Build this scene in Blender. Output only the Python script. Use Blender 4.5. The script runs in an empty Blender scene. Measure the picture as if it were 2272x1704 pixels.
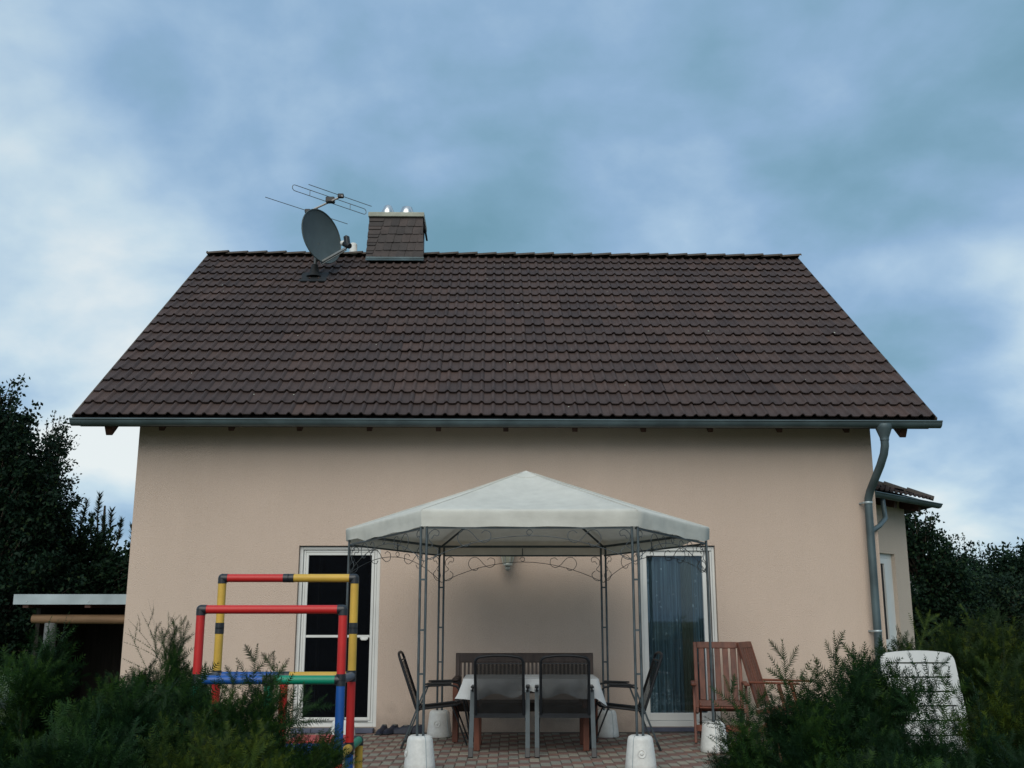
import bpy, math, random
import numpy as np
from mathutils import Vector, Matrix

S = bpy.context.scene
COL = S.collection
R = math.radians
random.seed(7)

# ------------------------------------------------------------------ camera
cam_d = bpy.data.cameras.new('camera')
cam = bpy.data.objects.new('camera', cam_d)
COL.objects.link(cam)
cam.location = (0, 0, 1.37)
cam.rotation_euler = (R(90 + 12.7), 0, 0)
cam_d.sensor_width = 36.0
cam_d.lens = 36.0 * 2295 / 2272
cam_d.clip_start = 0.05
cam_d.clip_end = 3000
S.camera = cam

# ------------------------------------------------------------------ world: overcast sky
SUN_AZ, SUN_EL = R(180 + 12), R(38)
SKY_OFF, SKY_OFF2 = (7.30, 3.09, 11.88), (4.87, 2.0, 12.05)
w = bpy.data.worlds.new('World')
S.world = w
w.use_nodes = True
nt = w.node_tree
nt.nodes.clear()
N = nt.nodes.new
def lk(a, b): nt.links.new(a, b)
def vmath(op, a, b=None):
    n = N('ShaderNodeMath'); n.operation = op
    for i, v in enumerate((a, b)):
        if v is None: continue
        if isinstance(v, (int, float)): n.inputs[i].default_value = v
        else: lk(v, n.inputs[i])
    return n.outputs[0]
def ramp(fac, stops):
    n = N('ShaderNodeValToRGB'); el = n.color_ramp.elements
    while len(el) < len(stops): el.new(0.5)
    for e, (p, c) in zip(el, stops):
        e.position = p; e.color = (c[0], c[1], c[2], 1) if not isinstance(c, float) else (c, c, c, 1)
    lk(fac, n.inputs[0]); return n.outputs[0]
tc = N('ShaderNodeTexCoord'); sp = N('ShaderNodeSeparateXYZ'); lk(tc.outputs['Generated'], sp.inputs[0])
den = vmath('ADD', vmath('MAXIMUM', sp.outputs[2], 0.0), 0.45)
cb = N('ShaderNodeCombineXYZ')
lk(vmath('DIVIDE', sp.outputs[0], den), cb.inputs[0])
lk(vmath('DIVIDE', sp.outputs[1], den), cb.inputs[1])
def cnoise(scale, detail, rough, off, dist=0.0):
    m = N('ShaderNodeMapping'); m.inputs['Location'].default_value = off
    lk(cb.outputs[0], m.inputs[0])
    n = N('ShaderNodeTexNoise'); n.inputs['Scale'].default_value = scale
    n.inputs['Detail'].default_value = detail; n.inputs['Roughness'].default_value = rough
    n.inputs['Distortion'].default_value = dist
    lk(m.outputs[0], n.inputs['Vector']); return n.outputs[0]
n1 = cnoise(1.7, 3, 0.45, SKY_OFF, 0.3)
n2 = cnoise(3.6, 6, 0.5, SKY_OFF2, 0.2)
n3 = cnoise(9.0, 5, 0.55, (3.4, 9.3, 1.0), 0.2)
sky = N('ShaderNodeTexSky'); sky.sky_type = 'NISHITA'; sky.sun_disc = False
sky.sun_elevation = SUN_EL; sky.sun_rotation = SUN_AZ
sky.air_density = 1.0; sky.dust_density = 1.5
cv = vmath('ADD', vmath('ADD', vmath('MULTIPLY', n1, 0.56), vmath('MULTIPLY', n2, 0.36)), vmath('MULTIPLY', n3, 0.08))
# thinner, whiter cloud towards the horizon, all the way round
cv = vmath('ADD', cv, ramp(sp.outputs[2], [(0.0, 0.085), (0.30, 0.035), (0.6, 0.0)]))
cv = vmath('ADD', cv, -0.042)
cl = ramp(cv, [(0.38, (1.5, 3.05, 3.95)), (0.44, (2.05, 3.7, 5.0)), (0.49, (2.75, 4.35, 6.25)), (0.535, (3.8, 5.4, 7.1)), (0.59, (5.6, 7.0, 7.9)), (0.65, (8.0, 8.5, 8.5))])
mix2 = N('ShaderNodeMix'); mix2.data_type = 'RGBA'; mix2.inputs[0].default_value = 0.88
lk(sky.outputs[0], mix2.inputs['A']); lk(cl, mix2.inputs['B'])
bg = N('ShaderNodeBackground'); bg.inputs[1].default_value = 0.073
lk(mix2.outputs['Result'], bg.inputs[0])
wo = N('ShaderNodeOutputWorld'); lk(bg.outputs[0], wo.inputs[0])

# ------------------------------------------------------------------ sun through cloud
sd = bpy.data.lights.new('sun', 'SUN'); sd.energy = 1.5; sd.angle = R(56); sd.color = (1.0, 0.93, 0.82)
sun = bpy.data.objects.new('sun', sd); COL.objects.link(sun)
sdir = Vector((math.sin(SUN_AZ) * math.cos(SUN_EL), math.cos(SUN_AZ) * math.cos(SUN_EL), math.sin(SUN_EL)))
sun.rotation_euler = sdir.to_track_quat('Z', 'Y').to_euler()
sun.location = (-6, -10, 20)

S.view_settings.view_transform = 'Standard'
S.view_settings.look = 'None'
S.view_settings.exposure = 0.56
S.view_settings.gamma = 1.0
S.view_settings.use_curve_mapping = False

# ------------------------------------------------------------------ materials
def mat(name, col, rough=0.6, var=0.12, nscale=6.0, bump=0.0, bscale=60.0, metal=0.0, spec=0.4,
        rnd=None, col2=None, stretch=None, fine=0.0, alpha=None, transl=None, coat=0.0):
    """Principled surface: base colour broken by two noises, optional per-piece variation (rnd), bump and second colour."""
    m = bpy.data.materials.new(name); m.use_nodes = True
    t = m.node_tree; b = t.nodes['Principled BSDF']
    L = t.links.new
    tcn = t.nodes.new('ShaderNodeTexCoord'); mp = t.nodes.new('ShaderNodeMapping')
    L(tcn.outputs['Object'], mp.inputs[0])
    if stretch: mp.inputs['Scale'].default_value = stretch
    nz = t.nodes.new('ShaderNodeTexNoise'); nz.inputs['Scale'].default_value = nscale; nz.inputs['Detail'].default_value = 5
    L(mp.outputs[0], nz.inputs['Vector'])
    r = t.nodes.new('ShaderNodeValToRGB')
    c2 = col2 or tuple(c * (1 + var) for c in col)
    c1 = tuple(c * (1 - var) for c in col) if not col2 else col
    r.color_ramp.elements[0].position = 0.32; r.color_ramp.elements[1].position = 0.68
    r.color_ramp.elements[0].color = (*c1, 1); r.color_ramp.elements[1].color = (*c2, 1)
    L(nz.outputs[0], r.inputs[0]); out = r.outputs[0]
    if fine:
        n3 = t.nodes.new('ShaderNodeTexNoise'); n3.inputs['Scale'].default_value = bscale; n3.inputs['Detail'].default_value = 3
        L(mp.outputs[0], n3.inputs['Vector'])
        mr = t.nodes.new('ShaderNodeMapRange'); mr.inputs['From Min'].default_value = 0.3; mr.inputs['From Max'].default_value = 0.7
        mr.inputs['To Min'].default_value = 1 - fine; mr.inputs['To Max'].default_value = 1 + fine
        L(n3.outputs[0], mr.inputs[0])
        mx = t.nodes.new('ShaderNodeVectorMath'); mx.operation = 'SCALE'
        L(out, mx.inputs[0]); L(mr.outputs[0], mx.inputs['Scale']); out = mx.outputs[0]
    if rnd:
        oi = t.nodes.new('ShaderNodeObjectInfo'); at = t.nodes.new('ShaderNodeAttribute'); at.attribute_name = 'rnd'
        ad = t.nodes.new('ShaderNodeMath'); ad.operation = 'ADD'; L(oi.outputs['Random'], ad.inputs[0]); L(at.outputs['Fac'], ad.inputs[1])
        fr = t.nodes.new('ShaderNodeMath'); fr.operation = 'FRACT'; L(ad.outputs[0], fr.inputs[0])
        rr = t.nodes.new('ShaderNodeValToRGB'); el = rr.color_ramp.elements
        while len(el) < len(rnd): el.new(0.5)
        for e, (p, c) in zip(el, rnd): e.position = p; e.color = (*c, 1)
        L(fr.outputs[0], rr.inputs[0])
        mx = t.nodes.new('ShaderNodeMix'); mx.data_type = 'RGBA'; mx.blend_type = 'MULTIPLY'; mx.inputs[0].default_value = 1
        L(out, mx.inputs['A']); L(rr.outputs[0], mx.inputs['B']); out = mx.outputs['Result']
    L(out, b.inputs['Base Color'])
    b.inputs['Roughness'].default_value = rough; b.inputs['Metallic'].default_value = metal
    b.inputs['Specular IOR Level'].default_value = spec
    b.inputs['Coat Weight'].default_value = coat
    if bump:
        bn = t.nodes.new('ShaderNodeTexNoise'); bn.inputs['Scale'].default_value = bscale; bn.inputs['Detail'].default_value = 4
        L(mp.outputs[0], bn.inputs['Vector'])
        bp = t.nodes.new('ShaderNodeBump'); bp.inputs['Strength'].default_value = bump; bp.inputs['Distance'].default_value = 0.01
        L(bn.outputs[0], bp.inputs['Height']); L(bp.outputs[0], b.inputs['Normal'])
    fin = b.outputs[0]; mo = t.nodes['Material Output']
    if transl:
        tr = t.nodes.new('ShaderNodeBsdfTranslucent'); L(out, tr.inputs[0])
        ms = t.nodes.new('ShaderNodeMixShader'); ms.inputs[0].default_value = transl
        L(fin, ms.inputs[1]); L(tr.outputs[0], ms.inputs[2]); fin = ms.outputs[0]
    if alpha is not None:
        tr = t.nodes.new('ShaderNodeBsdfTransparent'); ms = t.nodes.new('ShaderNodeMixShader'); ms.inputs[0].default_value = alpha
        L(tr.outputs[0], ms.inputs[1]); L(fin, ms.inputs[2]); fin = ms.outputs[0]
    L(fin, mo.inputs[0])
    return m

W3 = [(0.0, (0.80, 0.82, 0.85)), (0.3, (0.94, 0.95, 0.97)), (0.7, (1.03, 1.02, 1.0)), (1.0, (1.22, 1.14, 1.08))]
M = {}
M['stucco'] = mat('stucco', (0.565, 0.448, 0.368), 0.9, 0.045, 0.55, 1.0, 95, spec=0.1, fine=0.10)
M['bay_stucco'] = mat('bay_stucco', (0.54, 0.45, 0.372), 0.9, 0.045, 0.55, 0.9, 95, spec=0.1, fine=0.09)
M['tile'] = mat('roof_tile', (0.060, 0.041, 0.0365), 0.7, 0.16, 5, 0.25, 90, spec=0.25, rnd=W3, fine=0.12)
M['ridge'] = mat('ridge_tile', (0.07, 0.056, 0.045), 0.65, 0.2, 5, 0.25, 90, spec=0.25, rnd=W3, fine=0.12)
M['underlay'] = mat('roof_underlay', (0.016, 0.014, 0.013), 0.9, 0.2)
M['zinc'] = mat('weathered_zinc', (0.075, 0.108, 0.118), 0.5, 0.25, 3.5, 0.06, 30, metal=0.3, spec=0.5)
M['zinc_light'] = mat('galvanised_sheet', (0.34, 0.40, 0.42), 0.45, 0.18, 2.5, 0.05, 20, metal=0.4)
M['timber'] = mat('stained_timber', (0.06, 0.025, 0.017), 0.7, 0.3, 4, 0.2, 40, stretch=(1, 6, 6))
M['slate'] = mat('slate', (0.036, 0.028, 0.027), 0.6, 0.25, 9, 0.3, 60, rnd=[(0.0, (0.6, 0.6, 0.64)), (0.5, (1, 1, 1)), (1.0, (1.35, 1.2, 1.15))])
M['concrete'] = mat('pale_concrete', (0.36, 0.37, 0.31), 0.85, 0.15, 6, 0.3, 60)
M['steel'] = mat('polished_steel', (0.60, 0.61, 0.62), 0.34, 0.06, 5, metal=0.95)
M['dish'] = mat('dish_grey', (0.055, 0.075, 0.078), 0.5, 0.12, 4, spec=0.4)
M['alu'] = mat('aluminium', (0.34, 0.35, 0.34), 0.4, 0.1, 8, metal=0.5)
M['alurod'] = mat('dull_aluminium_rod', (0.14, 0.15, 0.15), 0.5, 0.1, 8, metal=0.3)
M['boom'] = mat('pale_boom', (0.52, 0.47, 0.43), 0.5, 0.06, 8)
M['blackplastic'] = mat('black_plastic', (0.014, 0.016, 0.018), 0.45, 0.15, 10)
M['whiteplastic'] = mat('white_plastic', (0.62, 0.625, 0.60), 0.45, 0.09, 5, 0.08, 40, spec=0.4, fine=0.05)
M['chairwhite'] = mat('white_resin', (0.53, 0.54, 0.53), 0.5, 0.05, 4, 0.05, 60)
M['pvc'] = mat('white_window_frame', (0.62, 0.63, 0.61), 0.4, 0.05, 3, spec=0.4)
M['darkpane'] = mat('near_black_pane', (0.006, 0.008, 0.011), 0.35, 0.2, 3, spec=0.12)  # opaque pane; the unlit room behind is put into its colour
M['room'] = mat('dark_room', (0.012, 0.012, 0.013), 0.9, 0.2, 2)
M['gasket'] = mat('grey_gasket', (0.05, 0.055, 0.06), 0.6, 0.1)
M['rubber'] = mat('black_gasket', (0.012, 0.013, 0.014), 0.7, 0.1)
M['curtain'] = mat('net_curtain', (0.135, 0.19, 0.205), 0.9, 0.35, 3, stretch=(14, 1, 0.4), alpha=0.93)
M['drape'] = mat('dark_drape', (0.085, 0.088, 0.06), 0.9, 0.2, 3, stretch=(14, 1, 0.4))
M['doorstep'] = mat('slate_blue_step', (0.075, 0.085, 0.125), 0.6, 0.2, 8, 0.1, 50)
M['canopy'] = mat('cream_canopy_cloth', (0.66, 0.655, 0.60), 0.85, 0.06, 1.6, 0.5, 9, spec=0.12, transl=0.22, fine=0.05)
M['postmetal'] = mat('grey_powder_coated_steel', (0.06, 0.078, 0.086), 0.45, 0.25, 12, metal=0.2, spec=0.5)
M['scroll'] = mat('grey_wrought_wire', (0.07, 0.085, 0.095), 0.45, 0.15, 12, metal=0.25)
M['lampmetal'] = mat('pale_lamp_metal', (0.42, 0.45, 0.42), 0.4, 0.1, 9, metal=0.2)
M['lampglass'] = mat('frosted_lamp_glass', (0.36, 0.37, 0.30), 0.25, 0.1, 9)
M['cloth'] = mat('pale_tablecloth', (0.46, 0.48, 0.49), 0.5, 0.07, 5, 0.3, 14, spec=0.4, fine=0.03)
M['teak'] = mat('reddish_teak', (0.135, 0.045, 0.026), 0.5, 0.3, 5, 0.2, 40, stretch=(5, 5, 0.8), rnd=W3)
M['darkteak'] = mat('brown_bench_wood', (0.045, 0.030, 0.025), 0.55, 0.3, 5, 0.2, 40, stretch=(5, 5, 0.8), rnd=W3)
M['chairframe'] = mat('black_chair_tube', (0.012, 0.014, 0.017), 0.45, 0.2, 10, spec=0.25)
M['chairleg'] = mat('grey_aluminium_leg', (0.05, 0.067, 0.076), 0.5, 0.15, 10, metal=0.1, spec=0.3)
M['mesh'] = mat('black_chair_fabric', (0.02, 0.02, 0.02), 0.8, 0.2, 10, spec=0.1, alpha=0.52)
M['seatmesh'] = mat('black_seat_fabric', (0.009, 0.009, 0.010), 0.8, 0.2, 10, spec=0.1)
M['red'] = mat('red_plastic', (0.50, 0.022, 0.02), 0.42, 0.08, 6, 0.04, 60, spec=0.4, fine=0.03)
M['yellow'] = mat('yellow_plastic', (0.58, 0.36, 0.055), 0.45, 0.08, 6, 0.04, 60, spec=0.4, fine=0.03)
M['blue'] = mat('blue_plastic', (0.012, 0.085, 0.33), 0.4, 0.1, 6, 0.04, 60, spec=0.45)
M['green'] = mat('green_plastic', (0.006, 0.22, 0.13), 0.42, 0.1, 6, 0.04, 60, spec=0.4)
M['greytube'] = mat('blue_grey_plastic', (0.085, 0.11, 0.15), 0.42, 0.1, 6, spec=0.4)
M['connector'] = mat('black_connector', (0.018, 0.021, 0.026), 0.4, 0.1, 6, spec=0.5)
M['redpanel'] = mat('faded_red_panel', (0.52, 0.07, 0.06), 0.45, 0.08, 6)
M['stone_red'] = mat('red_paver', (0.165, 0.099, 0.082), 0.85, 0.2, 9, 0.4, 80, rnd=W3, fine=0.12)
M['stone_grey'] = mat('grey_paver', (0.225, 0.218, 0.182), 0.85, 0.18, 9, 0.4, 80, rnd=W3, fine=0.12)
M['joint'] = mat('paver_joint_sand', (0.075, 0.066, 0.054), 0.95, 0.3, 30)
M['lawn'] = mat('lawn', (0.03, 0.055, 0.016), 0.95, 0.3, 0.8, 0.5, 60, col2=(0.055, 0.075, 0.022))
M['soil'] = mat('straw_mulch', (0.15, 0.115, 0.07), 0.95, 0.4, 14, 0.6, 60)
M['shoe'] = mat('navy_shoe', (0.016, 0.02, 0.036), 0.6, 0.2, 14)
M['shoegrey'] = mat('grey_shoe_lining', (0.13, 0.13, 0.12), 0.7, 0.2, 14)
M['log'] = mat('bare_log', (0.19, 0.115, 0.062), 0.7, 0.25, 3, 0.3, 30, stretch=(0.7, 6, 6))
M['grayshed'] = mat('grey_post_wood', (0.13, 0.14, 0.14), 0.75, 0.2, 4, 0.3, 30, stretch=(6, 6, 0.7))
M['shedwall'] = mat('dark_shed_board', (0.02, 0.017, 0.014), 0.9, 0.3, 4, stretch=(6, 6, 0.7))
M['bark'] = mat('bark', (0.06, 0.048, 0.036), 0.9, 0.3, 8, 0.8, 20, stretch=(3, 3, 0.7))
M['twig'] = mat('twig', (0.10, 0.06, 0.03), 0.8, 0.25, 12)
YR = [(0.0, (0.55, 0.62, 0.65)), (0.5, (1, 1, 1)), (0.8, (1.9, 1.6, 1.0)), (1.0, (3.6, 2.3, 1.0))]
M['yew'] = mat('yew_needles', (0.0078, 0.0262, 0.0084), 0.6, 0.2, 3, spec=0.12, rnd=YR, transl=0.1)
M['yew_light'] = mat('yew_needles_yellowish', (0.0145, 0.0315, 0.0074), 0.6, 0.2, 3, spec=0.12, rnd=YR, transl=0.1)
LR = [(0.0, (0.5, 0.55, 0.55)), (0.5, (1, 1, 1)), (0.9, (1.5, 1.35, 1.0)), (1.0, (2.6, 1.6, 0.9))]
M['leaf'] = mat('dark_leaves', (0.009, 0.026, 0.0155), 0.6, 0.2, 1, spec=0.12, rnd=LR, transl=0.15)
M['leaf2'] = mat('mid_green_leaves', (0.0125, 0.030, 0.018), 0.6, 0.2, 1, spec=0.12, rnd=LR, transl=0.15)
M['greyleaf'] = mat('grey_green_leaves', (0.03, 0.05, 0.042), 0.6, 0.2, 1, spec=0.25, rnd=LR, transl=0.2)
M['pine'] = mat('pine_needles', (0.011, 0.028, 0.018), 0.6, 0.2, 1, spec=0.3, rnd=LR, transl=0.1)

def lace(m):
    t = m.node_tree; b = t.nodes['Principled BSDF']; src = b.inputs['Base Color'].links[0].from_socket; L = t.links.new
    tcn = t.nodes.new('ShaderNodeTexCoord'); mp = t.nodes.new('ShaderNodeMapping'); mp.inputs['Scale'].default_value = (11, 1, 8); L(tcn.outputs['Object'], mp.inputs[0])
    vo = t.nodes.new('ShaderNodeTexVoronoi'); vo.inputs['Scale'].default_value = 1.0; L(mp.outputs[0], vo.inputs['Vector'])
    nz = t.nodes.new('ShaderNodeTexNoise'); nz.inputs['Scale'].default_value = 38; L(tcn.outputs['Object'], nz.inputs['Vector'])
    sp_ = t.nodes.new('ShaderNodeSeparateXYZ'); L(tcn.outputs['Object'], sp_.inputs[0])
    hi = t.nodes.new('ShaderNodeMapRange'); hi.inputs['From Min'].default_value = 0.75; hi.inputs['From Max'].default_value = 0.35; hi.inputs['To Min'].default_value = 0.17; hi.inputs['To Max'].default_value = 0.40; L(sp_.outputs[2], hi.inputs[0])
    lt = t.nodes.new('ShaderNodeMath'); lt.operation = 'LESS_THAN'; L(vo.outputs['Distance'], lt.inputs[0]); L(hi.outputs[0], lt.inputs[1])
    ml = t.nodes.new('ShaderNodeMath'); ml.operation = 'MULTIPLY'; L(lt.outputs[0], ml.inputs[0])
    rr = t.nodes.new('ShaderNodeMapRange'); rr.inputs['From Min'].default_value = 0.42; rr.inputs['From Max'].default_value = 0.62; L(nz.outputs[0], rr.inputs[0]); L(rr.outputs[0], ml.inputs[1])
    mx = t.nodes.new('ShaderNodeMix'); mx.data_type = 'RGBA'; L(ml.outputs[0], mx.inputs[0]); L(src, mx.inputs['A']); mx.inputs['B'].default_value = (0.40, 0.46, 0.46, 1)
    L(mx.outputs['Result'], b.inputs['Base Color'])
lace(M['curtain'])
def weathered(m, amount):
    t = m.node_tree; b = t.nodes['Principled BSDF']; src = b.inputs['Base Color'].links[0].from_socket; L = t.links.new
    tcn = t.nodes.new('ShaderNodeTexCoord'); mp = t.nodes.new('ShaderNodeMapping'); mp.inputs['Scale'].default_value = (5.0, 5.0, 0.35); L(tcn.outputs['Object'], mp.inputs[0])
    nz = t.nodes.new('ShaderNodeTexNoise'); nz.inputs['Scale'].default_value = 1.0; nz.inputs['Detail'].default_value = 6; nz.inputs['Roughness'].default_value = 0.65; L(mp.outputs[0], nz.inputs['Vector'])
    mr = t.nodes.new('ShaderNodeMapRange'); mr.inputs['From Min'].default_value = 0.35; mr.inputs['From Max'].default_value = 0.72; mr.inputs['To Min'].default_value = 1.0; mr.inputs['To Max'].default_value = 1 - amount; L(nz.outputs[0], mr.inputs[0])
    sp_ = t.nodes.new('ShaderNodeSeparateXYZ'); L(tcn.outputs['Object'], sp_.inputs[0])
    n2_ = t.nodes.new('ShaderNodeTexNoise'); n2_.inputs['Scale'].default_value = 7; L(tcn.outputs['Object'], n2_.inputs['Vector'])
    ad = t.nodes.new('ShaderNodeMath'); ad.operation = 'MULTIPLY_ADD'; ad.inputs[1].default_value = -0.5; L(n2_.outputs[0], ad.inputs[0]); L(sp_.outputs[2], ad.inputs[2])
    sl = t.nodes.new('ShaderNodeMapRange'); sl.inputs['From Min'].default_value = -0.25; sl.inputs['From Max'].default_value = 0.12; sl.inputs['To Min'].default_value = 0.72; sl.inputs['To Max'].default_value = 1.0; L(ad.outputs[0], sl.inputs[0])
    ml = t.nodes.new('ShaderNodeMath'); ml.operation = 'MULTIPLY'; L(mr.outputs[0], ml.inputs[0]); L(sl.outputs[0], ml.inputs[1])
    vs_m = t.nodes.new('ShaderNodeVectorMath'); vs_m.operation = 'SCALE'; L(src, vs_m.inputs[0]); L(ml.outputs[0], vs_m.inputs['Scale']); L(vs_m.outputs[0], b.inputs['Base Color'])
weathered(M['stucco'], 0.03); weathered(M['bay_stucco'], 0.03)    # rain streaks and soil splashed up at the foot of the wall
def glass_mat():
    m = bpy.data.materials.new('window_glass'); m.use_nodes = True
    t = m.node_tree; t.nodes.remove(t.nodes['Principled BSDF'])
    g = t.nodes.new('ShaderNodeBsdfGlossy'); g.inputs['Roughness'].default_value = 0.02
    g.inputs[0].default_value = (0.8, 0.9, 1.0, 1)
    tr = t.nodes.new('ShaderNodeBsdfTransparent'); tr.inputs[0].default_value = (0.86, 0.92, 0.95, 1)
    lw = t.nodes.new('ShaderNodeFresnel'); lw.inputs[0].default_value = 1.5
    ms = t.nodes.new('ShaderNodeMixShader')
    t.links.new(lw.outputs[0], ms.inputs[0]); t.links.new(tr.outputs[0], ms.inputs[1]); t.links.new(g.outputs[0], ms.inputs[2])
    t.links.new(ms.outputs[0], t.nodes['Material Output'].inputs[0])
    return m
M['glass'] = glass_mat()

# ------------------------------------------------------------------ mesh helpers
class MB:
    """Collects primitive shapes into one mesh; mi sets the material slot of what follows."""
    def __init__(s): s.v = []; s.f = []; s.sm = []; s.m = []; s.mi = 0
    def add(s, vs, fs, smooth=False):
        o = len(s.v); s.v += [tuple(v) for v in vs]
        for f in fs: s.f.append(tuple(i + o for i in f)); s.sm.append(smooth); s.m.append(s.mi)
        return s
    def box(s, x0, x1, y0, y1, z0, z1, mtx=None, bev=0.0):
        if bev:
            b = min(bev, (x1-x0)/3, (y1-y0)/3, (z1-z0)/3); vs = []
            for z, k in ((z0, b), (z0+b, 0), (z1-b, 0), (z1, b)):
                c = b
                vs += [(x0+c, y0+k, z), (x1-c, y0+k, z), (x1-k, y0+c, z), (x1-k, y1-c, z), (x1-c, y1-k, z), (x0+c, y1-k, z), (x0+k, y1-c, z), (x0+k, y0+c, z)]
            fs = [tuple(range(7, -1, -1)), tuple(range(24, 32))]
            for r in range(3):
                for i in range(8):
                    j = (i+1) % 8; fs.append((r*8+i, r*8+j, r*8+8+j, r*8+8+i))
        else:
            vs = [(x0, y0, z0), (x1, y0, z0), (x1, y1, z0), (x0, y1, z0), (x0, y0, z1), (x1, y0, z1), (x1, y1, z1), (x0, y1, z1)]
            fs = [(3, 2, 1, 0), (4, 5, 6, 7), (0, 1, 5, 4), (1, 2, 6, 5), (2, 3, 7, 6), (3, 0, 4, 7)]
        if mtx is not None: vs = [tuple(mtx @ Vector(v)) for v in vs]
        return s.add(vs, fs)
    def bar(s, a, b, wd, th, up=(0, 0, 1), bev=0.0):
        """rectangular bar from a to b; wd across, th along up"""
        a = Vector(a); b = Vector(b); d = b - a; L = d.length; z = d.normalized()
        x = Vector(up).cross(z)
        if x.length < 1e-4: x = Vector((1, 0, 0)).cross(z)
        x.normalize(); y = z.cross(x)
        m = Matrix(((x.x, y.x, z.x, a.x), (x.y, y.y, z.y, a.y), (x.z, y.z, z.z, a.z), (0, 0, 0, 1)))
        return s.box(-wd/2, wd/2, -th/2, th/2, 0, L, m, bev)
    def tube(s, pts, r, n=8, closed=False, caps=True, ry=None):
        pts = [Vector(p) for p in pts]; k = len(pts)
        rs = r if isinstance(r, (list, tuple)) else [r] * k
        prev = None; vs = []
        for i, p in enumerate(pts):
            if closed: t = pts[(i+1) % k] - pts[i-1]
            else: t = pts[min(i+1, k-1)] - pts[max(i-1, 0)]
            t.normalize()
            if prev is None:
                ref = Vector((0, 0, 1)) if abs(t.z) < 0.9 else Vector((1, 0, 0))
                x = ref.cross(t).normalized()
            else:
                x = prev - t * prev.dot(t); x.normalize()
            prev = x; y = t.cross(x)
            for j in range(n):
                a = 2 * math.pi * j / n
                vs.append(p + x * (math.cos(a) * rs[i]) + y * (math.sin(a) * (ry or rs[i]) if ry else math.sin(a) * rs[i]))
        fs = []
        for i in range(k if closed else k - 1):
            i2 = (i + 1) % k
            for j in range(n):
                j2 = (j + 1) % n; fs.append((i*n+j, i*n+j2, i2*n+j2, i2*n+j))
        s.add(vs, fs, True)
        if caps and not closed:
            s.add(vs[:n], [tuple(range(n-1, -1, -1))]); s.add(vs[-n:], [tuple(range(n))])
        return s
    def lathe(s, prof, c=(0, 0, 0), n=24, axis=None, smooth=True, cap=True):
        m = Matrix.Translation(c)
        if axis is not None: m = m @ Vector(axis).to_track_quat('Z', 'Y').to_matrix().to_4x4()
        vs = []
        for r, z in prof:
            for j in range(n):
                a = 2 * math.pi * j / n; vs.append(m @ Vector((r*math.cos(a), r*math.sin(a), z)))
        fs = [(i*n+j, i*n+(j+1) % n, (i+1)*n+(j+1) % n, (i+1)*n+j) for i in range(len(prof)-1) for j in range(n)]
        s.add(vs, fs, smooth)
        if cap: s.add(vs[:n], [tuple(range(n-1, -1, -1))]); s.add(vs[-n:], [tuple(range(n))])
        return s
    def grid(s, P, smooth=True, closed_u=False):
        nu = len(P); nv = len(P[0]); vs = [p for row in P for p in row]
        fs = [(i*nv+j, i*nv+j+1, (i+1)*nv+j+1, (i+1)*nv+j) for i in range(nu-1) for j in range(nv-1)]
        return s.add(vs, fs, smooth)
    def shell(s, P, th, smooth=True):
        """grid surface thickened along its normals, with rim"""
        nu = len(P); nv = len(P[0]); P = [[Vector(p) for p in r] for r in P]; Q = []
        for i in range(nu):
            row = []
            for j in range(nv):
                a = P[min(i+1, nu-1)][j] - P[max(i-1, 0)][j]; b = P[i][min(j+1, nv-1)] - P[i][max(j-1, 0)]
                n = a.cross(b)
                if n.length > 1e-9: n.normalize()
                row.append(P[i][j] + n * th)
            Q.append(row)
        s.grid(P, smooth); s.grid([r[::-1] for r in Q], smooth)
        def rim(A, B): s.add(A + B, [(k, k+1, len(A)+k+1, len(A)+k) for k in range(len(A)-1)])
        rim(P[0], Q[0]); rim(P[-1], Q[-1]); rim([r[0] for r in P], [r[0] for r in Q]); rim([r[-1] for r in P], [r[-1] for r in Q])
        return s
    def mesh(s, name, mats):
        me = bpy.data.meshes.new(name)
        me.from_pydata(s.v, [], s.f)
        me.polygons.foreach_set('use_smooth', s.sm); me.polygons.foreach_set('material_index', s.m)
        for m in (mats if isinstance(mats, (list, tuple)) else [mats]): me.materials.append(M[m] if isinstance(m, str) else m)
        me.update()
        return me
def link(o, parent=None):
    COL.objects.link(o)
    if parent is not None: o.parent = parent
    return o
def wpos(o):
    v = Vector((0, 0, 0))
    while o is not None: v += o.location; o = o.parent
    return v
def part(name, mb, mats, parent=None, label=None, local=False, kind=None):
    """one mesh object; world coordinates unless local"""
    if parent is not None and not local:
        b = wpos(parent); mb.v = [(x-b.x, y-b.y, z-b.z) for x, y, z in mb.v]
    o = bpy.data.objects.new(name, mb.mesh(name, mats)); link(o, parent)
    if label: o['label'] = label
    if kind: o['kind'] = kind
    return o
def rawmesh(name, v, f, mats, rnd=None, smooth=False):
    """mesh from numpy arrays, all faces with the same corner count"""
    me = bpy.data.meshes.new(name); k = f.shape[1]
    me.vertices.add(len(v)); me.vertices.foreach_set('co', np.ascontiguousarray(v, dtype=np.float32).ravel())
    me.loops.add(f.size); me.loops.foreach_set('vertex_index', f.astype(np.int32).ravel())
    me.polygons.add(len(f)); me.polygons.foreach_set('loop_start', np.arange(0, f.size, k, dtype=np.int32))
    me.polygons.foreach_set('loop_total', np.full(len(f), k, dtype=np.int32))
    me.polygons.foreach_set('use_smooth', np.full(len(f), smooth))
    if rnd is not None:
        a = me.attributes.new('rnd', 'FLOAT', 'FACE'); a.data.foreach_set('value', rnd.astype(np.float32))
    me.materials.append(M[mats]); me.update(); me.validate()
    return me
def thing(name, label, cat, loc=(0, 0, 0), group=None, rz=0.0):
    o = bpy.data.objects.new(name, None); o.empty_display_size = 0.2; link(o)
    o.location = loc; o.rotation_euler = (0, 0, rz)
    o['label'] = label; o['category'] = cat
    if group: o['group'] = group
    return o
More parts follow.
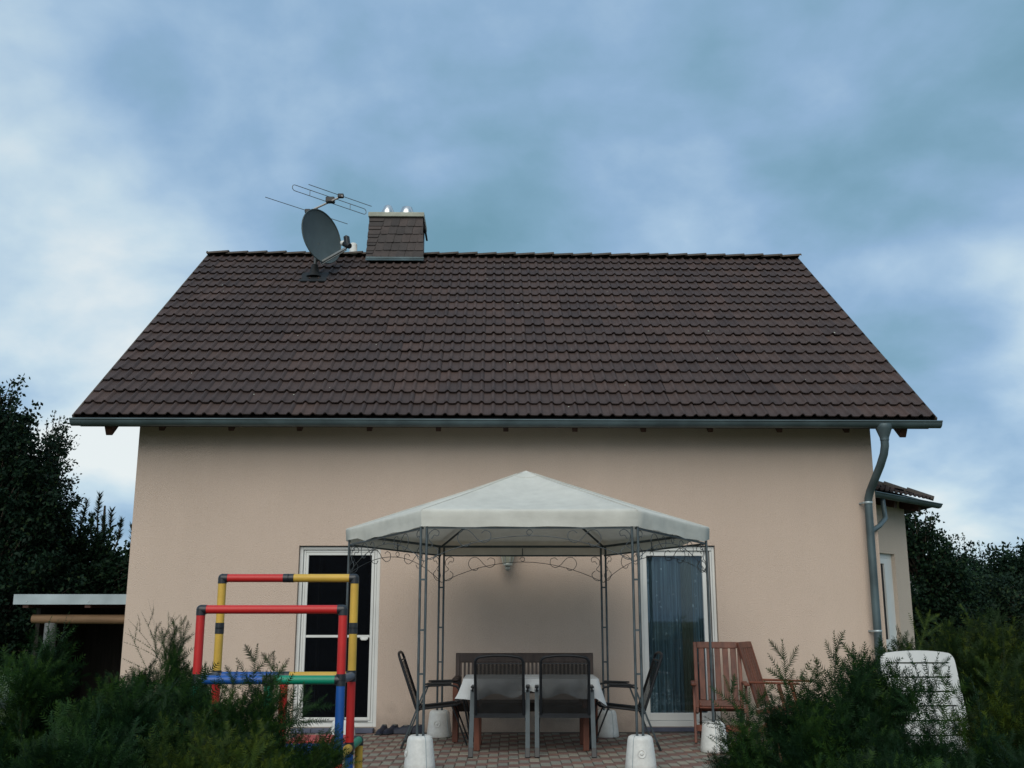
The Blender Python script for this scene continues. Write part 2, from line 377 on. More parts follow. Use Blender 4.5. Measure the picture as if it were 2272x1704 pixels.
def setting(name, mb, mats):
    o = part(name, mb, mats); o['kind'] = 'structure'; return o
def copy_tree(o, parent=None):
    c = o.copy(); link(c)
    if parent is not None: c.parent = parent
    for ch in list(o.children): copy_tree(ch, c)
    return c

# ================================================================== SETTING: ground, patio
g = MB(); g.add([(-900, -300, -0.06), (900, -300, -0.06), (900, 1500, -0.06), (-900, 1500, -0.06)], [(0, 1, 2, 3)])
setting('lawn', g, 'lawn')
g = MB(); g.add([(-6, 2.2, -0.055), (5.5, 2.2, -0.055), (5.5, 8.9, -0.055), (-6, 8.9, -0.055)], [(0, 1, 2, 3)])
setting('planting_bed', g, 'soil')
PX0, PX1, PY0, PY1 = -3.4, 3.6, 9.0, 13.28
g = MB(); g.box(PX0 - 0.05, PX1 + 0.05, PY0 - 0.05, PY1 + 0.3, -0.05, -0.006)
patio = setting('patio', g, 'joint')
U = 0.102
def stone_mb(lx, ly, ox=0, oy=0, dz=0):
    b = MB(); b.box(ox + 0.003, ox + lx - 0.003, oy + 0.003, oy + ly - 0.003, -0.04, dz, bev=0.006); return b
meH = stone_mb(2*U, U).mesh('paving_stone', 'stone_red'); meV = stone_mb(U, 2*U).mesh('paving_stone', 'stone_grey')
stones = []
for i in range(int((PX1-PX0)/U) + 1):
    for j in range(-1, int((PY1-PY0)/U)):
        d = (i - j) % 4; x = PX0 + i*U; y = PY0 + j*U
        if d == 0 and x + 2*U < PX1 and j >= 0: stones.append((x, y, 'H', 2*U, U))
        if d == 3 and y + 2*U < PY1 and j >= 0: stones.append((x, y, 'V', U, 2*U))
def visible(s):
    x, y = s[0] + U, s[1] + U
    return y > 10.1 and -1.62 + (y-10.1)*-0.14 < x < 1.75 + (y-10.1)*0.17
vis = sorted([s for s in stones if visible(s)], key=lambda s: s[1])[:300]
vs_ = set(id(s) for s in vis)
for s in vis:
    o = bpy.data.objects.new('paving_stone', meH if s[2] == 'H' else meV); link(o, patio)
    o.location = (s[0], s[1], random.uniform(-0.003, 0.002)); o.rotation_euler = (random.gauss(0, 0.006), random.gauss(0, 0.006), random.gauss(0, 0.004))
for typ, mn in (('H', 'stone_red'), ('V', 'stone_grey')):
    b = MB(); rv = []
    for s in stones:
        if s[2] != typ or id(s) in vs_: continue
        q = stone_mb(s[3], s[4], s[0], s[1], random.uniform(-0.004, 0.002)); k = len(q.f); b.add(q.v, q.f); rv += [random.random()] * k
    o = part('paving_field', b, mn, patio, kind='stuff')
    a = o.data.attributes.new('rnd', 'FLOAT', 'FACE'); a.data.foreach_set('value', rv)

# ================================================================== HOUSE
HX0, HX1 = -4.83, 4.70      # wall ends
WY = 13.30                  # front wall plane
EY, EZ = 12.76, 3.80        # tile edge at the eave
RY, RZ = 18.0, 7.78        # ridge
RX0, RX1 = -5.465, 5.335    # roof ends (36 tiles)
pitch = math.atan2(RZ - EZ, RY - EY)
SL = math.hypot(RY - EY, RZ - EZ)
BYK = 2 * RY - WY
house = thing('house', 'beige rendered house with dark brown tiled gable roof behind the patio', 'house', (0, WY, 0))
DL = (-2.70, -1.665, 0.05, 2.255)      # left opening
DR = (1.625, 2.59, 0.05, 2.262)        # right opening
wall = MB()
def holed_wall(mb, x0, x1, z0, z1, y, holes, depth):
    xs = sorted({x0, x1, *[h[0] for h in holes], *[h[1] for h in holes]}); zs = sorted({z0, z1, *[h[2] for h in holes], *[h[3] for h in holes]})
    for a, b in zip(xs, xs[1:]):
        for c, d in zip(zs, zs[1:]):
            if any(h[0] <= a and b <= h[1] and h[2] <= c and d <= h[3] for h in holes): continue
            mb.add([(a, y, c), (b, y, c), (b, y, d), (a, y, d)], [(0, 1, 2, 3)])
    for a, b, c, d in holes:
        mb.add([(a, y, c), (a, y+depth, c), (a, y+depth, d), (a, y, d)], [(0, 1, 2, 3)])
        mb.add([(b, y, c), (b, y+depth, c), (b, y+depth, d), (b, y, d)], [(3, 2, 1, 0)])
        mb.add([(a, y, d), (b, y, d), (b, y+depth, d), (a, y+depth, d)], [(3, 2, 1, 0)])
        mb.add([(a, y, c), (b, y, c), (b, y+depth, c), (a, y+depth, c)], [(0, 1, 2, 3)])
zt = EZ + (WY - EY) * math.tan(pitch) - 0.16
holed_wall(wall, HX0, HX1, -0.05, zt, WY, [DL, DR], 0.30)
zr = RZ - 0.2
for x in (HX0, HX1):
    wall.add([(x, WY, -0.05), (x, BYK, -0.05), (x, BYK, zt), (x, RY, zr), (x, WY, zt)], [(0, 1, 2, 3, 4)])
wall.add([(HX0, BYK, -0.05), (HX1, BYK, -0.05), (HX1, BYK, zt), (HX0, BYK, zt)], [(3, 2, 1, 0)])
part('wall', wall, 'stucco', house)
rm = MB()
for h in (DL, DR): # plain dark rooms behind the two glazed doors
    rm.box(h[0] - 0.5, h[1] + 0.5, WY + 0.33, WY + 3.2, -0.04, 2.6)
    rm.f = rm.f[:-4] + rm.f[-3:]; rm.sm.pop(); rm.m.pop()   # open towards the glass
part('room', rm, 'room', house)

# roof body, tiles ------------------------------------------------
def rp(s, h): # point on the front slope: s up from the eave, h above the slope plane
    return (EY + s*math.cos(pitch) - h*math.sin(pitch), EZ + s*math.sin(pitch) + h*math.cos(pitch))
rb = MB()
prof = [rp(0.03, -0.015), rp(SL, -0.015), rp(SL, -0.16), rp(0.06, -0.16)]
prof = [prof[0], prof[1], (2*RY - prof[0][0], prof[0][1]), (2*RY - prof[3][0], prof[3][1]), (RY, prof[2][1]), prof[3]]
x0, x1 = RX0 + 0.03, RX1 - 0.03
vs = [(x0, y, z) for y, z in prof] + [(x1, y, z) for y, z in prof]
rb.add(vs, [(i, (i+1) % 6, 6 + (i+1) % 6, 6 + i) for i in range(6)] + [(5, 4, 1, 0), (4, 3, 2, 1), (6, 7, 10, 11), (7, 8, 9, 10)])
roof = part('roof', rb, 'underlay', house)
GA = SL / 19.0
def tile_mesh_data():
    xs, hs = [], []
    for wv in (0, 1):
        for fx, h in ((0.0, 0.004), (0.30, 0.001), (0.54, 0.003), (0.60, 0.012), (0.70, 0.028), (0.78, 0.032), (0.86, 0.028), (0.955, 0.010)):
            xs.append((wv + fx) * 0.15); hs.append(h)
    xs.append(0.30); hs.append(0.004)
    b = MB(); n = len(xs); Lt = GA + 0.05
    lo, hi = 0.049, 0.014
    top0 = [(x, 0.0, h + lo) for x, h in zip(xs, hs)]; top1 = [(x, Lt, h + hi) for x, h in zip(xs, hs)]
    b.add(top0 + top1, [(i, i+1, n+i+1, n+i) for i in range(n-1)], True)
    bot = [(x, 0.004, h + lo - 0.017) for x, h in zip(xs, hs)]
    b.add(top0 + bot, [(n+i, n+i+1, i+1, i) for i in range(n-1)])
    return b
tb = tile_mesh_data(); tile_me = tb.mesh('roof_tile', 'tile')
rot = Matrix.Rotation(pitch, 4, 'X')
hb = wpos(roof)
V = np.array(tb.v)
fieldv, fieldf, fieldr = [], [], []
chx0, chx1 = -2.525, -1.545
nvt = len(tb.v)
for r in range(19):
    for c in range(36):
        x = RX0 + c * 0.30 + random.uniform(-0.003, 0.003); s = r * GA + random.uniform(-0.006, 0.006) - (0.0)
        y, z = rp(s, random.uniform(-0.003, 0.003))
        if r < 8:
            o = bpy.data.objects.new('roof_tile', tile_me); link(o, roof)
            o.location = (x - hb.x, y - hb.y, z - hb.z); o.rotation_euler = (pitch + random.gauss(0, 0.004), random.gauss(0, 0.006), random.gauss(0, 0.004))
        else:
            if r >= 17 and chx0 + 0.1 < x and x + 0.30 < chx1 - 0.1 and r == 18: continue
            P = V @ np.array(rot.to_3x3()).T + np.array([x, y, z])
            k = len(fieldv) * nvt
            fieldv.append(P); fieldf += [tuple(i + k for i in f) for f in tb.f]; fieldr += [random.random()] * len(tb.f)
fm = MB(); fm.v = [tuple(p) for p in np.concatenate(fieldv)]; fm.f = fieldf; fm.sm = tb.sm * len(fieldv); fm.m = [0] * len(fieldf)
o = part('roof_tile_field', fm, 'tile', roof, kind='stuff')
a = o.data.attributes.new('rnd', 'FLOAT', 'FACE'); a.data.foreach_set('value', fieldr)
# back slope and verge trims
bk = MB(); P = []
for i in range(73):
    x = RX0 + i * 0.15; h = 0.05
    P.append([(x, 2*RY - y, z) for y, z in (rp(0.0, h), rp(SL, h))])
bk.grid(P, False); part('rear_slope', bk, 'tile', roof)
for x in (RX0 - 0.012, RX1 + 0.012):
    b = MB(); a0 = rp(-0.01, -0.03); a1 = rp(SL + 0.02, -0.03)
    b.bar((x, a0[0], a0[1]), (x, a1[0], a1[1]), 0.022, 0.13, up=(0, -math.sin(pitch), math.cos(pitch)))
    b.bar((x, 2*RY - a0[0], a0[1]), (x, 2*RY - a1[0], a1[1]), 0.022, 0.13, up=(0, math.sin(pitch), math.cos(pitch)))
    part('verge_board', b, 'ridge', roof)
# ridge tiles: tapered, each lifted at its right end over the next
def ridge_mesh():
    b = MB(); L = 0.385; P0, P1 = [], []
    for k in range(9):
        t = math.pi * (k / 8) ; cy = -math.cos(t); cz = math.sin(t)
        P0.append((0, cy*0.112, cz*0.062 - 0.012)); P1.append((L, cy*0.132, cz*0.068 + 0.008))
    b.grid([P0, P1]); 
    Q1 = [(L, y*0.86, z*0.86 - 0.01) for x, y, z in P1]
    b.add(P1 + Q1, [(i, i+1, 9+i+1, 9+i) for i in range(8)])
    return b.mesh('ridge_tile', 'ridge')
rme = ridge_mesh(); nr = 31; step = (RX1 - RX0 + 0.02) / nr
for i in range(nr):
    x = RX0 - 0.01 + i*step
    o = bpy.data.objects.new('ridge_tile', rme); link(o, roof)
    o.location = (x - hb.x, RY - hb.y, RZ + 0.045 - hb.z + random.uniform(-0.004, 0.004)); o.rotation_euler = (0, random.gauss(0, 0.006), random.gauss(0, 0.008))
b = MB(); P = []                      # end disc of the ridge
for x in (RX0 - 0.012, RX1 + 0.008):
    vs = [(x, RY - math.cos(math.pi*k/8)*0.12, RZ + 0.04 + math.sin(math.pi*k/8)*0.068) for k in range(9)]
    b.add(vs, [tuple(range(9))])
part('ridge_end', b, 'ridge', roof)
b = MB(); rs_ = random.Random(3)
for k in range(46):      # pale lichen flecks and bird droppings scattered over the slope
    x = rs_.uniform(RX0 + 0.3, RX1 - 0.3); s_ = rs_.uniform(0.2, SL - 0.3); fr_ = (s_/GA) % 1.0
    y, z = rp(s_, 0.054 - 0.040*fr_*GA/(GA+0.05) + 0.008); w0 = rs_.uniform(0.004, 0.014); l0 = w0*rs_.uniform(0.8, 2.2)
    up_ = Vector((0, math.cos(pitch), math.sin(pitch))); c_ = Vector((x, y, z)); pts_ = []
    for j in range(7):
        a_ = 2*math.pi*j/7; rr_ = rs_.uniform(0.6, 1.1); pts_.append(c_ + Vector((math.cos(a_)*w0*rr_, 0, 0)) + up_*(math.sin(a_)*l0*rr_))
    b.add(pts_, [tuple(range(7))])
part('lichen_fleck', b, 'concrete', roof, kind='stuff')
# rafters under the eave, soffit boards
for px in (345, 495, 643, 795, 945, 1092, 1243, 1393, 1540, 1692, 1840):
    x = (px * 1.0271 - 1136) / 2295 * 13.15
    b = MB(); a0 = rp(0.20, -0.225); a1 = rp(0.95, -0.225)
    b.bar((x, a0[0], a0[1]), (x, a1[0], a1[1]), 0.068, 0.13, up=(0, -math.sin(pitch), math.cos(pitch)), bev=0.006)
    part('rafter', b, 'timber', roof)
for x in (RX0 + 0.36, RX1 - 0.33):
    b = MB(); a0 = rp(0.08, -0.225); a1 = rp(SL*0.98, -0.225)
    b.bar((x, a0[0], a0[1]), (x, a1[0], a1[1]), 0.085, 0.14, up=(0, -math.sin(pitch), math.cos(pitch)), bev=0.006)
    part('rafter', b, 'timber', roof)
# gutter with brackets
GY, GZ, GR = 12.69, 3.755, 0.076
b = MB(); gx0, gx1 = RX0 + 0.0, RX1 + 0.03
arc = [(GY - math.cos(math.pi*k/10)*GR, GZ - math.sin(math.pi*k/10)*GR) for k in range(11)]
arc2 = [(GY - math.cos(math.pi*k/10)*(GR-0.005), GZ - math.sin(math.pi*k/10)*(GR-0.005)) for k in range(11)]
b.grid([[(x, y, z) for y, z in arc] for x in (gx0, gx1)])
b.grid([[(x, y, z) for y, z in arc2[::-1]] for x in (gx0, gx1)])
for x in (gx0, gx1): b.add([(x, y, z) for y, z in arc], [tuple(range(11))])
b.tube([(gx0, GY - GR - 0.002, GZ + 0.002), (gx1, GY - GR - 0.002, GZ + 0.002)], 0.011, 8)
gutter = part('gutter', b, 'zinc', house)
xx = gx0 + 0.12
while xx < gx1:
    q = MB()
    pts = [(GY - math.cos(math.pi*k/10)*(GR+0.003), GZ - math.sin(math.pi*k/10)*(GR+0.003)) for k in range(11)]
    q.shell([[(xx - 0.013, y, z) for y, z in pts], [(xx + 0.013, y, z) for y, z in pts]], 0.003)
    part('gutter_bracket', q, 'zinc', gutter); xx += 0.655
# downpipe
dp = MB(); n = 16
dp.lathe([(0.10, 0.0), (0.105, -0.02), (0.095, -0.06), (0.062, -0.15), (0.055, -0.17), (0.055, -0.20)], (4.648, 12.69, 3.725), n, cap=False)
pts = [(4.648, 12.69, 3.56), (4.65, 12.70, 3.46), (4.644, 12.74, 3.36), (4.626, 12.84, 3.23), (4.595, 13.02, 3.05), (4.577, 13.13, 2.94), (4.566, 13.18, 2.85), (4.563, 13.19, 2.76), (4.555, 13.19, 0.0)]
dp.tube(pts, 0.05, n)
dpo = part('downpipe', dp, 'zinc', house)
q = MB(); q.tube([(4.95, 13.72, 2.92), (4.955, 13.7, 2.74), (4.93, 13.62, 2.64), (4.74, 13.33, 2.52), (4.58, 13.19, 2.44)], 0.032, 10)
part('branch_pipe', q, 'zinc', dpo)
for z in (2.80, 1.2):
    q = MB(); q.lathe([(0.053, -0.014), (0.056, -0.012), (0.056, 0.012), (0.053, 0.014)], (4.562 - (2.8 - z)*0.003, 13.19, z), n, cap=False)
    q.bar((4.51, 13.19, z), (4.49, 13.3, z), 0.02, 0.02)
    part('pipe_clamp', q, 'zinc_light', dpo)
# chimney --------------------------------------------------------
CY0, CY1, CZ0, CZ1 = 17.75, 18.45, 7.55, 8.475
b = MB(); b.box(chx0 + 0.02, chx1 - 0.02, CY0 + 0.02, CY1, 6.9, CZ1)
chim = part('chimney', b, 'slate', house)
def slate_obj(pts, th=0.012):
    q = MB(); n_ = len(pts); f = [(x, y - th, z) for x, y, z in pts]
    q.add(list(pts) + f, [tuple(range(n_, 2*n_))] + [(i, (i+1) % n_, n_ + (i+1) % n_, n_ + i) for i in range(n_)])
    return part('slate', q, 'slate', chim)
rows = 5; rh = (CZ1 - 7.70) / rows
for r in range(rows + 1):
    zb = CZ1 - (r + 1) * rh - 0.02; ztop = CZ1 - r * rh + 0.015
    if r == rows: zb += 0.09
    flare = 0.017 * r
    ex = chx0 - 0.004 - flare * 0.6 + 0.20 - 0.035 * r + 0.06
    def yy(z, lift): return CY0 + 0.012 - lift
    for hlf in (0, 1):       # the narrow courses of the left edge
        a_, b_ = zb + (ztop - zb) * hlf * 0.5, zb + (ztop - zb) * (hlf + 1) * 0.5 + 0.01
        e0, e1 = ex - 0.015 + 0.0 + hlf*0.02, ex + 0.02 + hlf*0.02
        slate_obj([(chx0 - flare*0.6, CY0 - 0.006, a_), (e0, CY0 - 0.006, a_), (e1, CY0 + 0.010, b_), (chx0 - flare*0.5, CY0 + 0.010, b_)])
    x = ex; k = 0; wd = 0.143
    while x < chx1 - 0.03:
        x2 = min(x + wd, chx1 + flare * 0.3); 
        if chx1 - x2 < 0.05: x2 = chx1 + flare * 0.3
        j = random.uniform(-0.006, 0.006); lf = 0.002 * (k % 2)
        lf = 0.006*(k % 2) + random.uniform(0, 0.003)
        p = [(x + 0.003, CY0 - 0.006 - lf, zb + 0.012 + j), (x + 0.025, CY0 - 0.008 - lf, zb + j), (x2 - 0.003, CY0 - 0.008 - lf, zb + 0.004 + j), (x2 + (0.03 if x2 < chx1 - 0.02 else 0), CY0 + 0.010 - lf, ztop), (x + 0.03, CY0 + 0.010 - lf, ztop)]
        slate_obj(p, 0.010); x = x2; k += 1
q = MB()
q.box(chx0 - 0.015, chx1 + 0.02, CY0 - 0.05, CY1 + 0.05, CZ1, CZ1 + 0.085, bev=0.008)
part('cap', q, 'concrete', chim)
q = MB(); q.add([(chx1 - 0.02, CY0 + 0.02, CZ1), (chx1 + 0.015, CY0 + 0.02, CZ1), (chx1 + 0.045, CY0 + 0.10, CZ1 - 0.19), (chx1 + 0.01, CY0 + 0.10, CZ1 - 0.19),
                 (chx1 - 0.02, CY1, CZ1), (chx1 + 0.015, CY1, CZ1), (chx1 + 0.045, CY1, CZ1 - 0.19), (chx1 + 0.01, CY1, CZ1 - 0.19)], [(0, 1, 2, 3), (1, 5, 6, 2), (3, 2, 6, 7), (0, 3, 7, 4), (4, 7, 6, 5)])
part('side_slate_course', q, 'slate', chim)
q = MB(); q.tube([(chx0 - 0.03, CY0 - 0.05, 7.675), (chx1 + 0.03, CY0 - 0.05, 7.675)], 0.026, 8)
q.bar((chx0 - 0.03, CY0 - 0.1, 7.635), (chx1 + 0.03, CY0 - 0.1, 7.635), 0.14, 0.006, up=(0, -math.sin(pitch), math.cos(pitch)))
part('flashing', q, 'zinc', chim)
for x, r0, r1, h in ((-2.21, 0.13, 0.07, 0.215), (-1.86, 0.14, 0.095, 0.19)):
    q = MB(); q.lathe([(r0, 0), (r0*0.94, h*0.4), (r1, h*0.92), (r1*0.75, h), (r1*0.7, h*0.9)], (x, CY0 + 0.19, CZ1 + 0.085), 20)
    part('chimney_cowl', q, 'steel', chim)
# roof vent behind the dish
q = MB(); q.lathe([(0.075, 0), (0.078, 0.03), (0.07, 0.03), (0.07, 0.16), (0.05, 0.19), (0.0, 0.195)], (-2.83, RY, RZ + 0.09), 16)
part('roof_vent', q, 'whiteplastic', roof)

# doors ----------------------------------------------------------
def rect_frame(mb, x0, x1, z0, z1, wl, y0, y1, wb=None, wt=None, wr=None):
    wb = wb or wl; wt = wt or wl; wr = wr or wl
    mb.box(x0, x0 + wl, y0, y1, z0, z1, bev=0.004); mb.box(x1 - wr, x1, y0, y1, z0, z1, bev=0.004)
    mb.box(x0 + wl, x1 - wr, y0 + 0.0005, y1, z1 - wt, z1, bev=0.004); mb.box(x0 + wl, x1 - wr, y0 + 0.0005, y1, z0, z0 + wb, bev=0.004)
d = MB(); x0, x1, z0, z1 = DL
rect_frame(d, x0 + 0.004, x1 - 0.004, z0 + 0.002, z1 - 0.004, 0.045, WY + 0.05, WY + 0.16)
rect_frame(d, x0 + 0.053, x1 - 0.053, z0 + 0.05, z1 - 0.053, 0.028, WY + 0.07, WY + 0.16)
door = part('patio_door', d, 'pvc', house)
d = MB(); rect_frame(d, x0 + 0.0835, x1 - 0.0835, z0 + 0.08, z1 - 0.0835, 0.034, WY + 0.062, WY + 0.10)
zc = 1.135
d.box(x0 + 0.118, x1 - 0.118, WY + 0.066, WY + 0.096, zc - 0.016, zc + 0.016, bev=0.004)
part('screen_frame', d, 'pvc', door)
d = MB(); d.box(-1.90, -1.80, WY + 0.045, WY + 0.066, zc - 0.04, zc - 0.012, bev=0.008); d.box(-1.885, -1.815, WY + 0.03, WY + 0.05, zc - 0.05, zc - 0.03, bev=0.006)
part('handle', d, 'whiteplastic', door)
d = MB(); d.box(x0 + 0.1, x1 - 0.1, WY + 0.085, WY + 0.0875, z0 + 0.1, z1 - 0.1)
part('fly_screen', d, mat('fly_screen_net', (0.003, 0.004, 0.006), 0.8, 0.1, alpha=0.62, spec=0.05), door)
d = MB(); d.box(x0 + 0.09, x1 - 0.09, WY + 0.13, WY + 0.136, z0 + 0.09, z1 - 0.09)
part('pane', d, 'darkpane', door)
d = MB(); d.box(x0 + 0.245, x0 + 0.262, WY + 0.10, WY + 0.128, z0 + 0.22, z1 - 0.10); d.box(x0 + 0.275, x0 + 0.283, WY + 0.10, WY + 0.128, z0 + 0.24, z1 - 0.10)
part('casement_edge', d, 'gasket', door)
d = MB(); d.box(x0 + 0.01, x1 - 0.01, WY + 0.048, WY + 0.052, z1 - 0.012, z1 - 0.002); d.box(x0 + 0.11, x1 - 0.11, WY + 0.06, WY + 0.064, z0 + 0.062, z0 + 0.07)
part('seal', d, 'rubber', door)
d = MB()
for k in range(4):
    xa = x0 + 0.02 + k * 0.25
    d.box(xa, xa + 0.246, WY - 0.16, WY - 0.002, 0.0, 0.052, bev=0.006)
part('door_step', d, 'doorstep', door)
# right glazed door with net curtain
d = MB(); x0, x1, z0, z1 = DR
rect_frame(d, x0 + 0.004, x1 - 0.004, z0 + 0.002, z1 - 0.004, 0.03, WY + 0.04, WY + 0.16, wb=0.07, wt=0.06, wr=0.035)
for xa in (x1 - 0.062, x1 - 0.1): d.box(xa, xa + 0.022, WY + 0.055, WY + 0.16, z0 + 0.08, z1 - 0.07)
rect_frame(d, x0 + 0.036, x1 - 0.105, z0 + 0.075, z1 - 0.068, 0.058, WY + 0.065, WY + 0.15, wb=0.085, wt=0.06, wr=0.055)
win = part('glazed_door', d, 'pvc', house)
gx0_, gx1_, gz0_, gz1_ = x0 + 0.094, x1 - 0.16, z0 + 0.16, z1 - 0.128
d = MB(); d.box(gx0_ - 0.01, gx1_ + 0.01, WY + 0.10, WY + 0.106, gz0_ - 0.01, gz1_ + 0.01)
part('pane', d, 'glass', win)
d = MB(); P = []
for k in range(121):
    u = k / 120; x = gx0_ - 0.1 + u * 0.92
    y = WY + 0.19 + 0.034 * math.sin(u * 72 + 1.6 * math.sin(u * 9)) + 0.016 * math.sin(u * 31)
    P.append([(x, y + 0.01 * math.sin(z * 2 + u * 20), z) for z in (0.02, 0.5, 1.0, 1.5, 2.0, 2.35)])
d.grid(P); part('net_curtain', d, 'curtain', win)
d = MB(); P = []
for k in range(31):
    u = k / 30; x = gx0_ + 0.44 + u * 0.17
    P.append([(x, WY + 0.145 + 0.008*math.sin(u*22), z) for z in (0.02, 2.35)])
d.grid(P); part('drape', d, 'drape', win)
d = MB(); d.box(x0 + 0.002, x1 - 0.002, WY - 0.02, WY - 0.001, 0.0, 0.05); part('door_step', d, 'doorstep', win)
d = MB()
for xa in (x1 - 0.078, x1 - 0.04): d.box(xa, xa + 0.004, WY + 0.05, WY + 0.056, z0 + 0.08, z1 - 0.07)
d.box(x0 + 0.01, x1 - 0.01, WY + 0.037, WY + 0.041, z1 - 0.014, z1 - 0.003)
part('seal', d, 'gasket', win)
# bay on the right gable, 45 degrees -----------------------------
def bp_(t, off, z): # point along the slanting bay face: t from the gable wall, off outwards
    k = math.sqrt(0.5); return (4.70 + t + off*k, 14.0 + t - off*k, z)
BT = 1.06; BH = 3.02
b = MB()
wt0, wt1, wz0, wz1 = 0.20, 0.75, 0.92, 2.24
ts = [0, wt0, wt1, BT]; zs = [-0.05, wz0, wz1, BH]
for i in range(3):
    for j in range(3):
        if i == 1 and j == 1: continue
        b.add([bp_(ts[i], 0, zs[j]), bp_(ts[i+1], 0, zs[j]), bp_(ts[i+1], 0, zs[j+1]), bp_(ts[i], 0, zs[j+1])], [(0, 1, 2, 3)])
dd = -0.14
for q in ([bp_(wt1, 0, wz0), bp_(wt1, dd, wz0), bp_(wt1, dd, wz1), bp_(wt1, 0, wz1)], [bp_(wt0, 0, wz0), bp_(wt0, dd, wz0), bp_(wt0, dd, wz1), bp_(wt0, 0, wz1)],
          [bp_(wt0, 0, wz1), bp_(wt1, 0, wz1), bp_(wt1, dd, wz1), bp_(wt0, dd, wz1)], [bp_(wt0, 0, wz0), bp_(wt1, 0, wz0), bp_(wt1, dd, wz0), bp_(wt0, dd, wz0)]):
    b.add(q, [(0, 1, 2, 3)])
c1 = bp_(BT, 0, 0)
b.add([(c1[0], c1[1], -0.05), (c1[0], 17.2, -0.05), (c1[0], 17.2, BH), (c1[0], c1[1], BH)], [(0, 1, 2, 3)])
b.add([(c1[0], 17.2, -0.05), (4.7, 18.26, -0.05), (4.7, 18.26, BH), (c1[0], 17.2, BH)], [(0, 1, 2, 3)])
bay = part('bay', b, 'bay_stucco', house)
def bay_box(mb, t0, t1, o0, o1, z0, z1):
    k = math.sqrt(0.5)
    m = Matrix(((1, k, 0, 4.70), (1, -k, 0, 14.0), (0, 0, 1, 0), (0, 0, 0, 1)))
    mb.box(t0, t1, o0, o1, z0, z1, m); return mb
b = MB()
for t0, t1, za, zb in ((wt0, wt0+0.07, wz0, wz1), (wt1-0.08, wt1-0.001, wz0, wz1), (wt0+0.07, wt1-0.08, wz1-0.06, wz1-0.001), (wt0+0.07, wt1-0.08, wz0+0.001, wz0+0.06)): bay_box(b, t0, t1, -0.11, -0.055, za, zb)
for t0, t1, za, zb in ((wt0+0.075, wt0+0.15, wz0+0.065, wz1-0.065), (wt1-0.185, wt1-0.085, wz0+0.065, wz1-0.065), (wt0+0.15, wt1-0.185, wz1-0.14, wz1-0.065), (wt0+0.15, wt1-0.185, wz0+0.065, wz0+0.15)): bay_box(b, t0, t1, -0.10, -0.045, za, zb)
part('window_frame', b, 'pvc', bay)
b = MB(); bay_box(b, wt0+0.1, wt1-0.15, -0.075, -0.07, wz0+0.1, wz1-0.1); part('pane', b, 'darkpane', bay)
b = MB(); bay_box(b, wt0-0.02, wt1+0.02, -0.05, 0.05, wz0-0.03, wz0-0.002); part('window_sill', b, 'zinc_light', bay)
# bay roof
OFF = 0.36
e0 = Vector(bp_(-0.25, OFF, 2.99)); e1 = Vector(bp_(BT + 0.15, OFF, 2.99))
bs = R(20); inn = Vector((-math.sqrt(0.5), math.sqrt(0.5), 0)); upv = (inn * math.cos(bs) + Vector((0, 0, math.sin(bs)))).normalized()
hipd = Vector((-0.924, 0.383, 0)); hip_end = e1 + hipd * 1.35; hip_end.z = e1.z + 1.35 * 0.924 * math.tan(bs)
b = MB(); far = e1 + Vector((0, 2.4, 0)); far2 = hip_end + Vector((0, 1.3, 0))
b.add([e0, e1, hip_end, e0 + upv * 1.2, far, far2], [(0, 1, 2, 3), (1, 4, 5, 2)])
q0 = [Vector(p) - Vector((0, 0, 0.06)) for p in (e0, e1, hip_end, e0 + upv * 1.2, far, far2)]
b.add(q0, [(3, 2, 1, 0), (2, 5, 4, 1)])
b.add([e0, e1, q0[1], q0[0]], [(0, 3, 2, 1)]); b.add([e1, far, q0[4], q0[1]], [(0, 3, 2, 1)])
broof = part('bay_roof', b, 'underlay', bay)
td = Vector((math.sqrt(0.5), math.sqrt(0.5), 0)); nn = td.cross(upv)
mrot = Matrix((td, upv, nn)).transposed().to_euler()
hb2 = wpos(broof)
for r in range(3):
    smax = (e1 - e0).length - r * GA * math.cos(bs) * math.tan(R(22.5)) - 0.12
    k = 0
    while (k + 1) * 0.30 < smax + 0.30:
        p = e0 + td * min(k * 0.30, smax - 0.3 - 0.02) + upv * (r * GA) - hb2
        o = bpy.data.objects.new('roof_tile', tile_me); link(o, broof); o.location = p; o.rotation_euler = mrot; k += 1
hv = (hip_end - e1); hl = hv.length; hv.normalize()
rotq = hv.to_track_quat('X', 'Z').to_euler()
for k in range(4):
    o = bpy.data.objects.new('ridge_tile', rme); link(o, broof); p = e1 + hv * (0.0 + k * 0.33) + Vector((0, 0, 0.05)) - hb2
    o.location = p; o.rotation_euler = rotq
b = MB(); ga, gb_ = Vector(bp_(-0.3, OFF + 0.05, 2.965)), Vector(bp_(BT + 0.17, OFF + 0.05, 2.965)); out_ = -inn
P = [[p + out_ * (math.cos(math.pi*k/8) * 0.06) - Vector((0, 0, math.sin(math.pi*k/8) * 0.06)) for k in range(9)] for p in (ga, gb_)]
b.shell(P, 0.004); b.add(P[1], [tuple(range(9))]); b.tube([ga + out_*0.06, gb_ + out_*0.06], 0.01, 8)
part('bay_gutter', b, 'zinc', bay)
for t in (0.42, 0.98):
    b = MB(); p0 = Vector(bp_(t, 0.0, 2.96)); b.bar(p0, p0 + out_ * 0.28 - Vector((0, 0, 0.07)), 0.09, 0.10); part('rafter', b, 'timber', bay)

